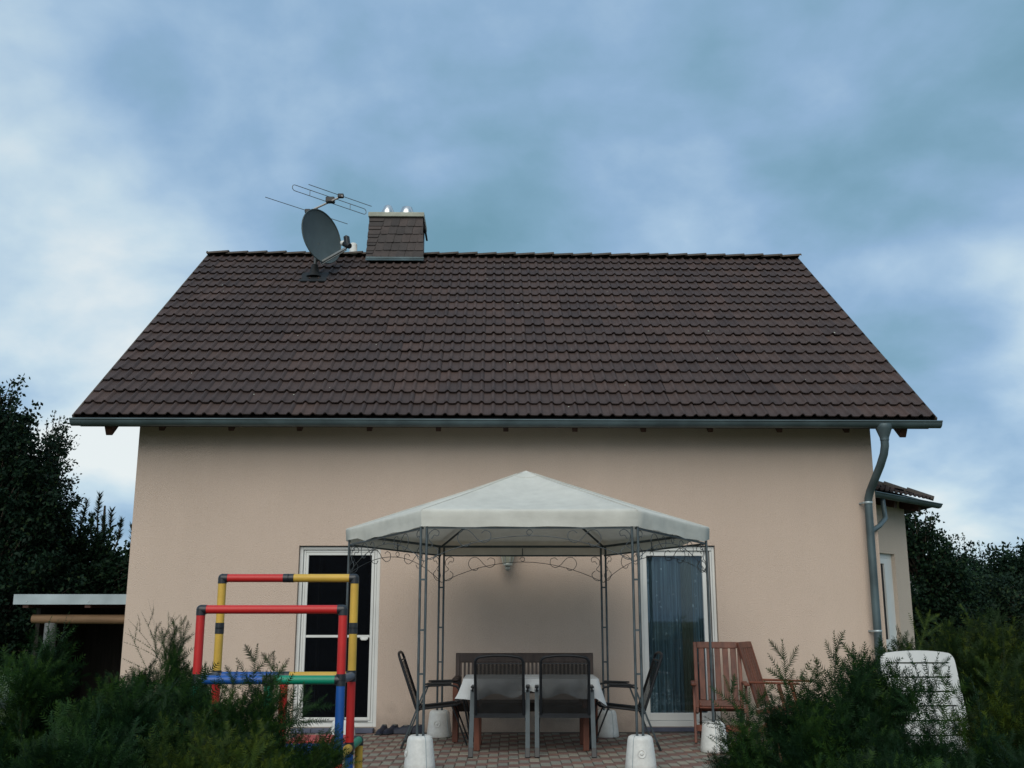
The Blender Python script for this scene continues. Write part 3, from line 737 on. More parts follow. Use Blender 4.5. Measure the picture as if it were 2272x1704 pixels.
# ================================================================== things on the wall and roof
lamp = thing('wall_lamp', 'pale metal lantern lamp fixed on the beige wall above the bench', 'wall lamp', (-0.055, WY, 2.12))
b = MB(); cx, cy, cz = -0.055, WY - 0.13, 2.02
b.lathe([(0.05, 0.0), (0.115, 0.27), (0.10, 0.28)], (cx, cy, cz), 6, smooth=False); part('lantern_glass', b, 'lampglass', lamp)
b = MB()
for k in range(6):
    a = 2*math.pi*k/6; b.tube([(cx + 0.052*math.cos(a), cy + 0.052*math.sin(a), cz), (cx + 0.118*math.cos(a), cy + 0.118*math.sin(a), cz + 0.272)], 0.009, 6)
b.lathe([(0.058, -0.02), (0.062, 0.0), (0.055, 0.012)], (cx, cy, cz), 12); b.lathe([(0.0, -0.085), (0.022, -0.078), (0.036, -0.05), (0.03, -0.025), (0.02, -0.018)], (cx, cy, cz), 12, cap=False)
b.lathe([(0.13, 0.27), (0.135, 0.285), (0.08, 0.36), (0.02, 0.40)], (cx, cy, cz), 6, smooth=False)
part('lantern_frame', b, 'lampmetal', lamp)
b = MB(); b.lathe([(0.05, 0), (0.05, 0.02)], (cx, WY - 0.001, 2.30), 12, axis=(0, -1, 0)); b.tube([(cx, WY, 2.30), (cx, cy - 0.0, 2.33), (cx, cy, 2.38)], 0.012, 8); part('bracket', b, 'lampmetal', lamp)

dish = thing('satellite_dish', 'dark grey satellite dish on a short mast near the ridge', 'satellite dish', (-3.40, 16.9, 7.15))
def roofz(y): return EZ + (y - EY) * math.tan(pitch)
b = MB(); b.box(-3.62, -3.16, 0, 0.45, -0.01, 0.01)
b.v = [(x, 16.72 + y*math.cos(pitch) - z*math.sin(pitch), roofz(16.72) + 0.115 + y*math.sin(pitch) + z*math.cos(pitch)) for x, y, z in b.v]
b.lathe([(0.14, 0.0), (0.10, 0.06), (0.07, 0.14), (0.055, 0.22), (0.04, 0.23)], (-3.40, 16.95, roofz(16.95) + 0.09), 16)
part('flashing', b, M['rubber'], dish)
b = MB(); b.tube([(-3.40, 17.0, roofz(17.0)), (-3.40, 17.0, 8.20)], 0.03, 10); part('mast', b, 'alurod', dish)
nrm = Vector((0.80, -0.585, 0.13)).normalized(); dc = Vector((-3.27, 16.78, 7.755))
xa = Vector((0, 0, 1)).cross(nrm).normalized(); ya = nrm.cross(xa)
b = MB(); P = []
RAD_X, RAD_Y = 0.45, 0.49
for i in range(0, 11):
    r = i / 10; P.append([dc + xa*(RAD_X*r*math.cos(2*math.pi*k/40)) + ya*(RAD_Y*r*math.sin(2*math.pi*k/40)) + nrm*(0.09*(r*r - 1)) for k in range(41)])
b.grid(P)
b.grid([[p - nrm*0.012 for p in row[::-1]] for row in P])
b.tube(P[-1][:-1], 0.012, 6, closed=True)
part('reflector', b, 'dish', dish)
bot = dc - ya * 0.47; foc = dc + nrm * 0.56 - ya * 0.40
b = MB(); b.bar(bot - nrm*0.05, foc - ya*0.02, 0.03, 0.035); b.tube([dc - ya*0.30 - nrm*0.07, bot - nrm*0.04 - ya*0.05, foc - ya*0.06], 0.009, 6); 
b.tube([dc - nrm*0.10 - ya*0.1, dc - nrm*0.16 - ya*0.2, Vector((-3.40, 17.0, 7.72))], 0.03, 8)
part('feed_arm', b, 'alu', dish)
b = MB(); lx = (dc - foc).normalized()
b.lathe([(0.045, -0.10), (0.05, -0.08), (0.05, 0.04), (0.035, 0.06)], foc + ya*0.04, 14, axis=lx); b.bar(foc + ya*0.02 - lx*0.04, foc + ya*0.20 - lx*0.02, 0.09, 0.075, bev=0.012)
part('receiver_head', b, 'blackplastic', dish)
b = MB(); b.lathe([(0.04, 0.0), (0.048, 0.03), (0.03, 0.07)], foc + ya*0.04 + lx*0.06, 14, axis=lx); part('feed_cap', b, 'whiteplastic', dish)

ant = thing('aerial', 'thin three element radio aerial above the satellite dish', 'aerial', (-3.40, 17.0, 8.20))
mz = 8.62
b = MB(); b.tube([(-3.40, 17.0, 8.20), (-3.42, 17.0, 8.375)], 0.02, 8); part('mast', b, 'alurod', ant)
# element direction and boom direction, horizontal
ed = Vector((0.70, 0.714, 0)).normalized(); bd = Vector((0.714, -0.70, 0)).normalized()
def rodpts(c, L): return [c - ed*L/2, c + ed*L/2]
dirc = Vector((-2.907, 16.435, 8.333)); fdc = dirc - bd*0.30; rfc = dirc - bd*0.97
b = MB(); b.tube([rfc + bd*(-0.04), dirc + bd*0.05], 0.017, 8); part('boom', b, 'boom', ant)
b = MB(); b.tube(rodpts(dirc + Vector((0, 0, 0.02)), 1.31), 0.006, 6); part('rod', b, 'alurod', ant)
b = MB(); b.tube(rodpts(rfc + Vector((0, 0, 0.02)), 1.73), 0.006, 6); part('rod', b, 'alurod', ant)
b = MB(); L = 1.54; h = 0.052; lp = []
for sgn, a0 in ((1, -90), (-1, 90)):
    for k in range(9):
        a = R(a0 + 180*k/8); lp.append(fdc + ed*(sgn*(L/2 - h)) + ed*(math.cos(a)*h) + Vector((0, 0, math.sin(a)*h + 0.03)))
b.tube(lp, 0.006, 6, closed=True)
for t in (-0.42, 0.42): b.tube([fdc + ed*t + Vector((0, 0, -0.025)), fdc + ed*t + Vector((0, 0, 0.085))], 0.005, 6)
part('folded_dipole', b, 'alurod', ant)
for c, s_ in ((dirc, 0.05), (fdc, 0.075), (rfc, 0.05)):
    b = MB(); b.box(c.x - s_, c.x + s_, c.y - s_*0.7, c.y + s_*0.7, c.z - 0.02, c.z + s_, bev=0.01)
    part('clamp', b, 'blackplastic', ant)

# ================================================================== GAZEBO
GC = [(-0.85, 10.05), (1.185, 10.05), (2.11, 11.35), (1.11, 12.74), (-0.855, 12.74), (-1.80, 11.55)]
GZT = 2.215
GZ = [2.228, 2.228, 2.165, 2.115, 2.115, 2.165]     # lower rail height at each corner: the paving falls to the wall
TR = 0.105                                      # top rail above the lower rail
gcx, gcy = 0.155, 11.4
gaz = thing('gazebo', 'hexagonal patio gazebo with cream cloth roof on grey steel posts', 'gazebo', (gcx, gcy, 0))
for i, (x, y) in enumerate(GC):
    rad = Vector((x - gcx, y - gcy, 0)).normalized(); tan_ = Vector((-rad.y, rad.x, 0))
    if i in (0, 1, 3, 4): tan_ = Vector((1, 0, 0))
    else: tan_ = Vector((0.12 if i == 2 else -0.12, 1, 0)).normalized()
    b = MB(); base = Vector((x, y, 0))
    for s_ in (-1, 1): b.tube([base + tan_*(0.028*s_) + Vector((0, 0, 0.02)), base + tan_*(0.028*s_) + Vector((0, 0, GZ[i] + TR))], 0.0125, 8)
    for z in (0.85, 1.25, 1.72): b.bar(base - tan_*0.03 + Vector((0, 0, z)), base + tan_*0.03 + Vector((0, 0, z)), 0.012, 0.018)
    part('post', b, 'postmetal', gaz)
    b = MB(); pts = []
    for k in range(7):
        u = k/6; pts.append(Vector((x + (gcx-x)*u, y + (gcy-y)*u, GZ[i] + TR - 0.01 + (2.885 - GZ[i] - TR) * u)))
    b.tube(pts, 0.0125, 6); part('roof_rib', b, 'postmetal', gaz)
def spiral(c, ux, uz, r0, turns, a0, sgn, n=16):
    return [c + ux*(math.cos(a0 + sgn*2*math.pi*turns*k/n) * r0*(1 - 0.35*k/n)) + uz*(math.sin(a0 + sgn*2*math.pi*turns*k/n) * r0*(1 - 0.35*k/n)) for k in range(n+1)]
def smooth_curve(pts, n=5):
    out = []; P = [Vector(p) for p in pts]; P = [P[0]*2 - P[1]] + P + [P[-1]*2 - P[-2]]
    for i in range(1, len(P)-2):
        for k in range(n):
            t = k/n; p0, p1, p2, p3 = P[i-1:i+3]
            out.append(0.5*((2*p1) + (p2-p0)*t + (2*p0-5*p1+4*p2-p3)*t*t + (3*p1-p0-3*p2+p3)*t**3))
    out.append(P[-2]); return out
for i in range(6):
    p0 = Vector((*GC[i], 0)); p1 = Vector((*GC[(i+1) % 6], 0)); L = (p1-p0).length; ux = (p1-p0)/L
    za, zb = GZ[i], GZ[(i+1) % 6]
    def q(u, dz): return p0 + ux*(u*L) + Vector((0, 0, za + (zb - za)*u + 0.078 + dz))
    b = MB(); b.bar(q(0, TR - 0.09), q(1, TR - 0.09), 0.025, 0.025); part('top_rail', b, 'postmetal', gaz)
    b = MB(); b.bar(q(0.012, -0.095), q(0.988, -0.095), 0.018, 0.018)
    b.bar(q(0.5, -0.095), q(0.5, TR - 0.11), 0.012, 0.012)
    part('lower_rail', b, 'postmetal', gaz)
    b = MB(); r = 0.0038
    b.tube([q(k/16, -0.415 + 0.245*(1 - (2*k/16 - 1)**2)) for k in range(17)], r, 5)
    b.tube(spiral(q(0.5, -0.14), ux, Vector((0, 0, 1)), 0.032, 1.0, 0, 1, 14)[:-1], r, 5, closed=False)
    for s_ in (0, 1):
        def w_(du, dz): return q(du / L if s_ == 0 else 1 - du / L, dz)
        b.tube(smooth_curve([w_(0.075, -0.20), w_(0.10, -0.165), w_(0.135, -0.17), w_(0.145, -0.13), w_(0.10, -0.11), w_(0.05, -0.15), w_(0.05, -0.21), w_(0.085, -0.26), w_(0.03, -0.30), w_(0.018, -0.345), w_(0.06, -0.395), w_(0.12, -0.37), w_(0.14, -0.315), w_(0.10, -0.275)]), r, 5)
        b.tube(smooth_curve([w_(0.45, -0.235), w_(0.42, -0.27), w_(0.36, -0.255), w_(0.325, -0.19), w_(0.36, -0.125), w_(0.42, -0.115), w_(0.47, -0.15), w_(0.52, -0.205), w_(0.58, -0.235), w_(0.64, -0.205), w_(0.64, -0.14), w_(0.59, -0.12), w_(0.555, -0.145)]), r, 5)
    part('scrollwork', b, 'scroll', gaz)
# cloth roof with skirt
CAPZ = 2.955
b = MB(); out_c = []
for i, (x, y) in enumerate(GC):
    v = Vector((x - gcx, y - gcy, 0)); out_c.append(Vector((gcx, gcy, 0)) + v * (1 + 0.035 / v.length))
nS = 12
def edge_pt(i, u):
    p = out_c[i].lerp(out_c[(i+1) % 6], u); mid = 4*u*(1-u); p.z = GZ[i] + (GZ[(i+1) % 6] - GZ[i])*u + 0.15
    c = Vector((gcx, gcy, p.z)); p = p + (c - p).normalized() * (0.006 * mid); return p, mid
rows_ = []
ts_ = [0.0, 0.05, 0.13, 0.2, 0.3, 0.42, 0.55, 0.68, 0.8, 0.9, 0.97, 1.0]
for t in ts_:
    row = []
    for i in range(6):
        for k in range(nS):
            p, mid = edge_pt(i, k / nS); c = Vector((gcx, gcy, p.z))
            pp = c.lerp(p, t)
            z = CAPZ - (CAPZ - p.z - (0.008 if i else 0.008)) * (t ** 0.96) - 0.045 * mid * math.sin(math.pi * min(t, 1.0)) * 1.3 + 0.012 * math.sin(7*t + 3.1*i + 5*k/nS) * t * (1 - t)
            row.append((pp.x, pp.y, z))
    row.append(row[0]); rows_.append(row)
for dz, o_, am in ((-0.006, 0.007, 0.0), (-0.02, 0.009, 0.002), (-0.07, 0.006, 0.004), (-0.12, 0.004, 0.007), (-0.155, 0.003, 0.009)):
    row = []
    for i in range(6):
        for k in range(nS):
            p, mid = edge_pt(i, k / nS); zc_ = p.z; c = Vector((gcx, gcy, p.z)); d_ = (p - c).normalized()
            wv = am * 1.5 * (math.sin(k * 1.9 + i * 2.3) + 0.6*math.sin(k * 0.8 + i * 1.1 + dz * 20)) * (mid ** 0.5)
            p = p + d_ * (o_ + wv); row.append((p.x, p.y, zc_ + (dz*(0.78 if i in (2, 5) and k < 3 else 1)) - 0.004 * mid + wv * 0.3))
    row.append(row[0]); rows_.append(row)
b.grid(rows_[::-1])
canopy = part('canopy', b, 'canopy', gaz)
b = MB()                                   # seams: raised piping over the ribs and the little top flap
for i in range(6):
    b.tube([Vector(rows_[j][i*nS]) + Vector((0, 0, 0.003)) for j in range(1, 13)], 0.004, 5)
b.tube([Vector(p) + Vector((0, 0, 0.002)) for p in rows_[2][:-1]], 0.003, 5, closed=True)
part('seam', b, 'canopy', canopy)

# white ballast tubs
tub_labels = ['white ballast tub under the front left gazebo post', 'white ballast tub under the front right gazebo post with round plug facing forward',
              'white ballast tub beside the wooden armchair', 'white ballast tub against the wall at the bench end by the right door',
              'white ballast tub against the wall behind the left garden chair', 'white ballast tub mostly hidden behind the red and blue play frame posts']
for i, (x, y) in enumerate(GC):
    t = thing('ballast_tub', tub_labels[i], 'ballast weight', (x, y, 0), 'white ballast tubs on the gazebo posts')
    b = MB(); b.lathe([(0.0, 0), (0.138, 0.0), (0.147, 0.012), (0.142, 0.06), (0.118, 0.265), (0.108, 0.292), (0.085, 0.305), (0.05, 0.302), (0.045, 0.295)], (0, 0, 0), 28)
    part('tub', b, 'whiteplastic', t, local=True)
    a = {0: 200, 1: 268, 2: 305, 3: 160, 4: 262, 5: 250}[i]; a = R(a); rr = 0.128; d_ = Vector((math.cos(a), math.sin(a), 0.12)).normalized()
    b = MB(); b.lathe([(0.0, -0.012), (0.022, -0.012), (0.026, 0.0), (0.037, 0.006), (0.040, 0.003)], Vector((math.cos(a)*rr, math.sin(a)*rr, 0.155)) + d_*0.002, 16, axis=d_, cap=False)
    b.lathe([(0.017, -0.006), (0.017, 0.004), (0.009, 0.009)], Vector((math.cos(a)*rr, math.sin(a)*rr, 0.155)) + d_*0.0, 12, axis=d_)
    part('plug', b, ['whiteplastic'], t, local=True)
    sa = R({0: 300, 1: 232, 2: 268, 3: 300, 4: 320, 5: 300}[i])
    b = MB(); b.tube([(math.cos(sa)*r_, math.sin(sa)*r_, z) for r_, z in ((0.148, 0.01), (0.144, 0.06), (0.1195, 0.265), (0.108, 0.294), (0.09, 0.306))], 0.003, 5)
    part('seam', b, 'zinc_light', t, local=True)

# ================================================================== TABLE, CLOTH, BENCH
TX0, TX1, TY0, TY1, TZ = -0.50, 0.90, 11.35, 12.10, 0.735
tbl = thing('garden_table', 'wooden garden table under the pale tablecloth', 'table', ((TX0+TX1)/2, (TY0+TY1)/2, 0))
b = MB(); b.box(TX0, TX1, TY0, TY1, TZ - 0.03, TZ - 0.004, bev=0.006); part('tabletop', b, 'teak', tbl)
b = MB(); b.box(TX0 + 0.06, TX1 - 0.06, TY0 + 0.06, TY0 + 0.085, TZ - 0.11, TZ - 0.032); b.box(TX0 + 0.06, TX1 - 0.06, TY1 - 0.085, TY1 - 0.06, TZ - 0.11, TZ - 0.032); part('apron', b, 'teak', tbl)
for x in (TX0 + 0.13, TX1 - 0.12):
    for y in (TY0 + 0.10, TY1 - 0.10):
        b = MB(); b.box(x - 0.032, x + 0.032, y - 0.032, y + 0.032, 0, TZ - 0.031, bev=0.005); part('leg', b, 'teak', tbl)
# cloth: draped sheet; drop follows folds
cl = MB(); rows_ = []
x0, x1, y0, y1 = TX0 - 0.012, TX1 + 0.012, TY0 - 0.012, TY1 + 0.012
per = []
nx, ny = 44, 24
for k in range(nx): per.append((x0 + (x1-x0)*k/nx, y0, 0, -1, k/nx, 'f'))
for k in range(ny): per.append((x1, y0 + (y1-y0)*k/ny, 1, 0, k/ny, 'r'))
for k in range(nx): per.append((x1 - (x1-x0)*k/nx, y1, 0, 1, k/nx, 'b'))
for k in range(ny): per.append((x0, y1 - (y1-y0)*k/ny, -1, 0, k/ny, 'l'))
nper = len(per)
def drop(i):
    x, y, dx, dy, u, s_ = per[i]
    c = min(u, 1-u)
    base = 0.145 + 0.045*math.exp(-c*c/0.012)
    if s_ == 'f': base += 0.045 * (math.sin(2*math.pi*(u*2.0 + 0.02))**2) - 0.03*math.exp(-((u-0.5)/0.06)**2)
    if s_ == 'r' and u < 0.5: base += 0.10*math.exp(-((u-0.06)/0.12)**2)
    if s_ == 'l' and u > 0.6: base += 0.05
    return base
for lv in range(9):
    t = lv / 8; row = []
    for i in range(nper):
        x, y, dx, dy, u, s_ = per[i]
        nxt = per[(i+1) % nper]; prv = per[i-1]
        ddx, ddy = dx, dy
        if (prv[2], prv[3]) != (dx, dy): ddx, ddy = (dx + prv[2])*0.72, (dy + prv[3])*0.72
        f = t ** 1.1
        fold = 0.022*math.sin(u*26 + (0 if s_ in 'fb' else 1.3)) * f + 0.014*math.sin(u*47 + 2) * f + (0.03*math.sin(u*12.5 - 1.0 + 2.2*t) * f if s_ == 'f' else 0)
        o_ = 0.004 + 0.02*f + fold
        corner = math.exp(-min(u, 1-u)**2/0.006)
        o_ += 0.055*corner*f
        zz = TZ + 0.002 - drop(i)*t - (0.006 if lv else 0) + (0.012*math.sin(u*33 + t*5)*t*(1-t)*4 if s_ == 'f' else 0)
        row.append((x + ddx*o_, y + ddy*o_, zz))
    row.append(row[0]); rows_.append(row)
cl.grid(rows_)
top = [(p[0], p[1]) for p in rows_[0][:-1]]
G = []
for i in range(nx + 1):
    G.append([(x0 + (x1-x0)*i/nx, y0 + (y1-y0)*j/ny, TZ + 0.003 + 0.004*math.sin(i*0.9)*math.sin(j*0.8+i*0.3) * (1 if 0 < i < nx and 0 < j < ny else 0)) for j in range(ny + 1)])
cl.grid([r[::-1] for r in G])
co = part('tablecloth', cl, 'cloth'); co['label'] = 'pale grey white cloth draped over the garden table, corners hanging'; co['category'] = 'tablecloth'

bx0, bx1, byF, byB = -0.69, 0.985, 12.22, 12.62
bench = thing('garden_bench', 'brown wooden slatted garden bench against the wall behind the table', 'bench', (0.15, 12.45, 0))
BT0, BT1 = 0.955, 0.42
def bk_(z): return byB + 0.06 * (z - 0.42) / 0.53
b = MB(); b.box(bx0 + 0.03, bx1 - 0.03, bk_(0.9) - 0.018, bk_(0.9) + 0.018, 0.845, 0.955, bev=0.008); part('top_board', b, 'darkteak', bench)
b = MB(); b.box(bx0 + 0.03, bx1 - 0.03, bk_(0.5) - 0.018, bk_(0.5) + 0.018, 0.50, 0.56, bev=0.008); part('lower_board', b, 'darkteak', bench)
ns = 33
for k in range(ns):
    x = bx0 + 0.085 + (bx1 - bx0 - 0.17) * k / (ns - 1)
    b = MB(); b.bar((x, bk_(0.56), 0.56), (x, bk_(0.86), 0.86), 0.026, 0.014, up=(0, 1, 0)); part('slat', b, 'darkteak', bench)
for x in (bx0 + 0.05, bx1 - 0.05):
    b = MB(); b.bar((x, byB - 0.03, 0.0), (x, bk_(0.95), 0.955), 0.05, 0.045, up=(0, 1, 0), bev=0.006); part('rear_leg', b, 'darkteak', bench)
    b = MB(); b.box(x - 0.032, x + 0.032, byF - 0.03, byF + 0.03, 0, 0.66, bev=0.006); part('front_leg', b, 'teak', bench)
    b = MB(); b.box(x - 0.035, x + 0.035, byF - 0.07, byB + 0.02, 0.662, 0.70, bev=0.01); part('armrest', b, 'darkteak', bench)
for k in range(5):
    y = byF - 0.02 + 0.085 * k
    b = MB(); b.box(bx0 + 0.09, bx1 - 0.09, y, y + 0.072, 0.405, 0.43, bev=0.005); part('seat_slat', b, 'darkteak', bench)
b = MB(); b.box(bx0 + 0.085, bx1 - 0.085, byF - 0.02, byF + 0.01, 0.33, 0.404); part('apron', b, 'darkteak', bench)

# ================================================================== FOLDING ARMCHAIRS (local: faces +Y)
def make_chair(label):
    t = thing('garden_chair', label, 'chair', (0, 0, 0), 'black folding garden chairs round the table')
    hw = 0.245
    def bp2(u, s_): # point on the back plane, u 0 bottom..1 top
        return Vector((s_, -0.02 - 0.215*u, 0.40 + 0.60*u))
    b = MB(); loop = [bp2(0, -hw), bp2(0.85, -hw)] + [bp2(0.85 + 0.11*math.sin(R(a)), -hw + 0.06*(1 - math.cos(R(a)))) for a in (20, 40, 60, 80)] + [bp2(0.975, -0.12), bp2(0.985, -0.05), bp2(0.985, 0.05), bp2(0.975, 0.12)] + \
                 [bp2(0.85 + 0.11*math.sin(R(a)), hw - 0.06*(1 - math.cos(R(a)))) for a in (80, 60, 40, 20)] + [bp2(0.85, hw), bp2(0, hw)]
    b.tube(loop, 0.0145, 8); b.tube([bp2(0.85, -hw), bp2(0.85, hw)], 0.009, 8); part('back_frame', b, 'chairframe', t, local=True)
    b = MB(); b.shell([[bp2(u, s_) + Vector((0, 0.012*math.sin(math.pi*u), 0)) for u in (0.02, 0.2, 0.4, 0.6, 0.83)] for s_ in (-hw + 0.008, -0.1, 0.1, hw - 0.008)], 0.002)
    part('backrest', b, 'mesh', t, local=True)
    b = MB(); b.tube([(-hw, 0.0, 0.40), (-hw, 0.42, 0.445), (-hw + 0.03, 0.45, 0.447), (hw - 0.03, 0.45, 0.447), (hw, 0.42, 0.445), (hw, 0.0, 0.40)], 0.0125, 8)
    b.bar((-hw - 0.02, -0.01, 0.385), (hw + 0.02, -0.01, 0.385), 0.025, 0.035); b.bar((-hw - 0.02, -0.022, 0.408), (hw + 0.02, -0.022, 0.408), 0.006, 0.008)
    part('seat_frame', b, 'chairframe', t, local=True)
    b = MB(); b.shell([[Vector((s_, u, 0.40 + 0.105*u - 0.012*math.sin(math.pi*u/0.44))) for u in (0.0, 0.15, 0.3, 0.44)] for s_ in (-hw, -0.1, 0.1, hw)], 0.002)
    part('seat', b, 'seatmesh', t, local=True)
    for s_ in (-1, 1):
        X = s_ * 0.285
        b = MB(); b.bar((X, 0.08, 0.635), (X, -0.155, 0.045), 0.044, 0.016, up=(0, 1, 0.4)); part('rear_leg', b, 'chairleg', t, local=True)
        b = MB(); b.bar((X, -0.135, 0.09), (X, -0.172, 0.0), 0.050, 0.024, up=(0, 1, 0.4), bev=0.004); part('foot', b, 'blackplastic', t, local=True)
        b = MB(); b.tube([(X, 0.05, 0.63), (X, 0.12, 0.645), (X, 0.34, 0.655), (X, 0.41, 0.64), (X, 0.455, 0.59), (X, 0.49, 0.50), (X - 0.0*s_, 0.53, 0.30), (X, 0.585, 0.0)], 0.011, 8); part('front_leg', b, 'chairframe', t, local=True)
        b = MB(); b.bar((X, 0.07, 0.662), (X, 0.36, 0.672), 0.042, 0.018, bev=0.006); part('armrest', b, 'blackplastic', t, local=True)
        b = MB(); b.tube([(s_*hw, 0.36, 0.44), (s_*(hw + 0.02), 0.44, 0.26), (s_*(hw + 0.02), 0.53, 0.03)], 0.009, 6); part('brace', b, 'chairframe', t, local=True)
    return t
ch = make_chair('left black folding garden chair seen from behind at the front of the table')
specs = [(-0.125, 11.06, 0, None), (0.54, 11.06, 0, 'right black folding garden chair seen from behind at the front of the table'),
         (-1.015, 11.90, -90, 'black folding garden chair in profile at the left end of the table'),
         (1.385, 11.72, 90, 'black folding garden chair in profile between the table and the curtained door')]
for x, y, rz, lab in specs:
    c = ch if lab is None else copy_tree(ch)
    c.location = (x, y, 0); c.rotation_euler = (0, 0, R(rz + random.uniform(-2, 2)))
    if lab: c['label'] = lab

# ================================================================== WOODEN ARMCHAIRS (local: faces -Y)
def make_wood_chair(label):
    t = thing('wooden_armchair', label, 'armchair', (0, 0, 0), 'reddish wooden folding armchairs by the right door')
    hw = 0.255
    def bp3(u, s_, dy=0.0): return Vector((s_, 0.20 + 0.20*u + dy, 0.36 + 0.72*u))
    for s_ in (-1, 1):
        b = MB(); b.bar(bp3(-0.02, s_*hw), bp3(1.0, s_*hw), 0.042, 0.024, up=(0, 1, -0.2), bev=0.005); part('stile', b, 'teak', t, local=True)
    for u0, u1 in ((0.0, 0.10), (0.90, 1.005)):
        b = MB(); b.bar(bp3((u0+u1)/2, -hw + 0.022), bp3((u0+u1)/2, hw - 0.022), 0.72*(u1-u0), 0.022, up=(0, 1, -0.25), bev=0.005); part('cross_rail', b, 'teak', t, local=True)
    for k in range(5):
        x = -hw + 0.07 + (2*hw - 0.14) * k / 4
        b = MB(); b.bar(bp3(0.10, x), bp3(0.90, x), 0.066, 0.014, up=(0, 1, -0.2), bev=0.004); part('slat', b, 'teak', t, local=True)
    for k in range(6):
        y = -0.26 + 0.075*k
        b = MB(); b.box(-hw + 0.02, hw - 0.02, y, y + 0.064, 0.375 - 0.012*k, 0.392 - 0.012*k, bev=0.004); part('seat_slat', b, 'teak', t, local=True)
    for s_ in (-1, 1):
        X = s_*(hw + 0.035)
        b = MB(); b.box(X - 0.032, X + 0.032, -0.30, 0.28, 0.62, 0.645, bev=0.008); part('armrest', b, 'teak', t, local=True)
        b = MB(); b.bar((X, -0.22, 0.0), (X, -0.06, 0.62), 0.03, 0.045, up=(0, 1, 0), bev=0.005); part('front_leg', b, 'teak', t, local=True)
        b = MB(); b.bar((s_*(hw - 0.03), 0.34, 0.0), (s_*(hw - 0.03), -0.22, 0.42), 0.026, 0.04, up=(0, 1, 0.5), bev=0.005); part('rear_leg', b, 'teak', t, local=True)
        b = MB(); b.bar((X - s_*0.03, -0.27, 0.36), (X - s_*0.03, 0.22, 0.30), 0.024, 0.05, up=(0, 0, 1)); part('seat_rail', b, 'teak', t, local=True)
    b = MB(); b.bar((-hw - 0.02, -0.19, 0.16), (hw + 0.02, -0.19, 0.16), 0.02, 0.07, bev=0.004); part('stretcher', b, 'teak', t, local=True)
    return t
wc = make_wood_chair('reddish wooden slatted armchair facing the camera before the curtained door')
wc.location = (2.37, 12.28, 0); wc.rotation_euler = (0, 0, R(-9))
wc2 = copy_tree(wc); wc2.location = (3.13, 12.58, 0); wc2.rotation_euler = (0, 0, R(62)); wc2['label'] = 'reddish wooden armchair turned sideways, half hidden by the right yew bush'

# ================================================================== SHOES
def shoe(x, y, rz, label, lift=0.0):
    t = thing('shoe', label, 'shoe', (x, y, 0), 'dark shoes by the left door', R(rz))
    P = []
    for k in range(9):
        u = k/8; yy_ = -0.13 + 0.26*u; wdt = 0.036 + 0.012*math.sin(math.pi*u) - (0.012 if k in (0, 8) else 0)
        h = 0.085 - 0.035*u if u > 0.45 else 0.088 + 0.02*(0.45-u)
        if k == 8: h = 0.035
        if k == 0: h = 0.09
        P.append([(wdt*math.cos(a), yy_, 0.012 + h*max(0, math.sin(a)) ) for a in (math.pi, 2.5, 1.9, 1.57, 1.2, 0.6, 0.0)])
    b = MB(); b.grid(P); b.add(P[0], [tuple(range(7))]); b.add(P[-1], [tuple(range(6, -1, -1))]); part('upper', b, 'shoe', t, local=True)
    b = MB(); b.box(-0.045, 0.045, -0.135, 0.135, 0, 0.016, bev=0.006); part('sole', b, 'blackplastic', t, local=True)
    b = MB(); b.lathe([(0.03, 0), (0.028, 0.012), (0.02, 0.012)], (0, -0.07, 0.094), 10); part('collar', b, 'shoegrey', t, local=True)
shoe(-1.56, 13.02, 165, 'dark navy shoe nearest the left door, leftmost of the shoes')
shoe(-1.455, 13.04, 150, 'dark shoe with grey side between two others by the wall')
shoe(-1.34, 13.04, 80, 'dark navy shoe lying sideways behind the garden chair leg')
shoe(-1.20, 13.08, 95, 'dark low shoe farthest from the door, beside the ballast tub')

# ================================================================== CLIMBING FRAME
fx0, fx1, fy0, fy1, fy2 = -1.75, -0.95, 5.96, 6.36, 6.76
fxm = (fx0 + fx1)/2
Z0, Z1, Z2, Z3, ZB = 0.225, 0.625, 1.03, 1.412, 1.60
cf = thing('climbing_frame', 'childs climbing frame of red yellow blue and green plastic tubes among the yews', 'climbing frame', (fxm, 6.2, -0.055))
def ftube(a, b_, colr):
    a = Vector(a); b_ = Vector(b_); d_ = (b_-a).normalized()
    q = MB(); q.tube([a + d_*0.02, b_ - d_*0.02], 0.0245, 14); part('tube', q, colr, cf, label={'red': 'red tube', 'yellow': 'yellow tube', 'blue': 'blue tube', 'green': 'green tube', 'greytube': 'blue grey tube'}[colr])
joints = {}
def run(a, b_, colr):
    ftube(a, b_, colr)
    for p, q in ((a, b_), (b_, a)): joints.setdefault(tuple(round(v, 3) for v in p), []).append((Vector(q) - Vector(p)).normalized())
run((fx0, fy0, Z3), (fx1, fy0, Z3), 'red'); run((fx0, fy0, Z2), (fx0, fy0, Z3), 'red'); run((fx1, fy0, Z2), (fx1, fy0, Z3), 'red')
run((fx0, fy0, Z2), (fxm, fy0, Z2), 'blue'); run((fxm, fy0, Z2), (fx1, fy0, Z2), 'green')
run((fx0, fy0, Z1), (fx0, fy0, Z2), 'green'); run((fxm, fy0, Z1), (fxm, fy0, Z2), 'green'); run((fx1, fy0, Z1), (fx1, fy0, Z2), 'blue')
run((fx0, fy1, ZB), (fxm, fy1, ZB), 'red'); run((fxm, fy1, ZB), (fx1, fy1, ZB), 'yellow')
zm = 1.305
for x in (fx0, fx1): run((x, fy1, Z2), (x, fy1, zm), 'yellow'); run((x, fy1, zm), (x, fy1, ZB), 'yellow')
run((fx0, fy1, Z2), (fxm, fy1, Z2), 'blue'); run((fxm, fy1, Z2), (fx1, fy1, Z2), 'yellow')
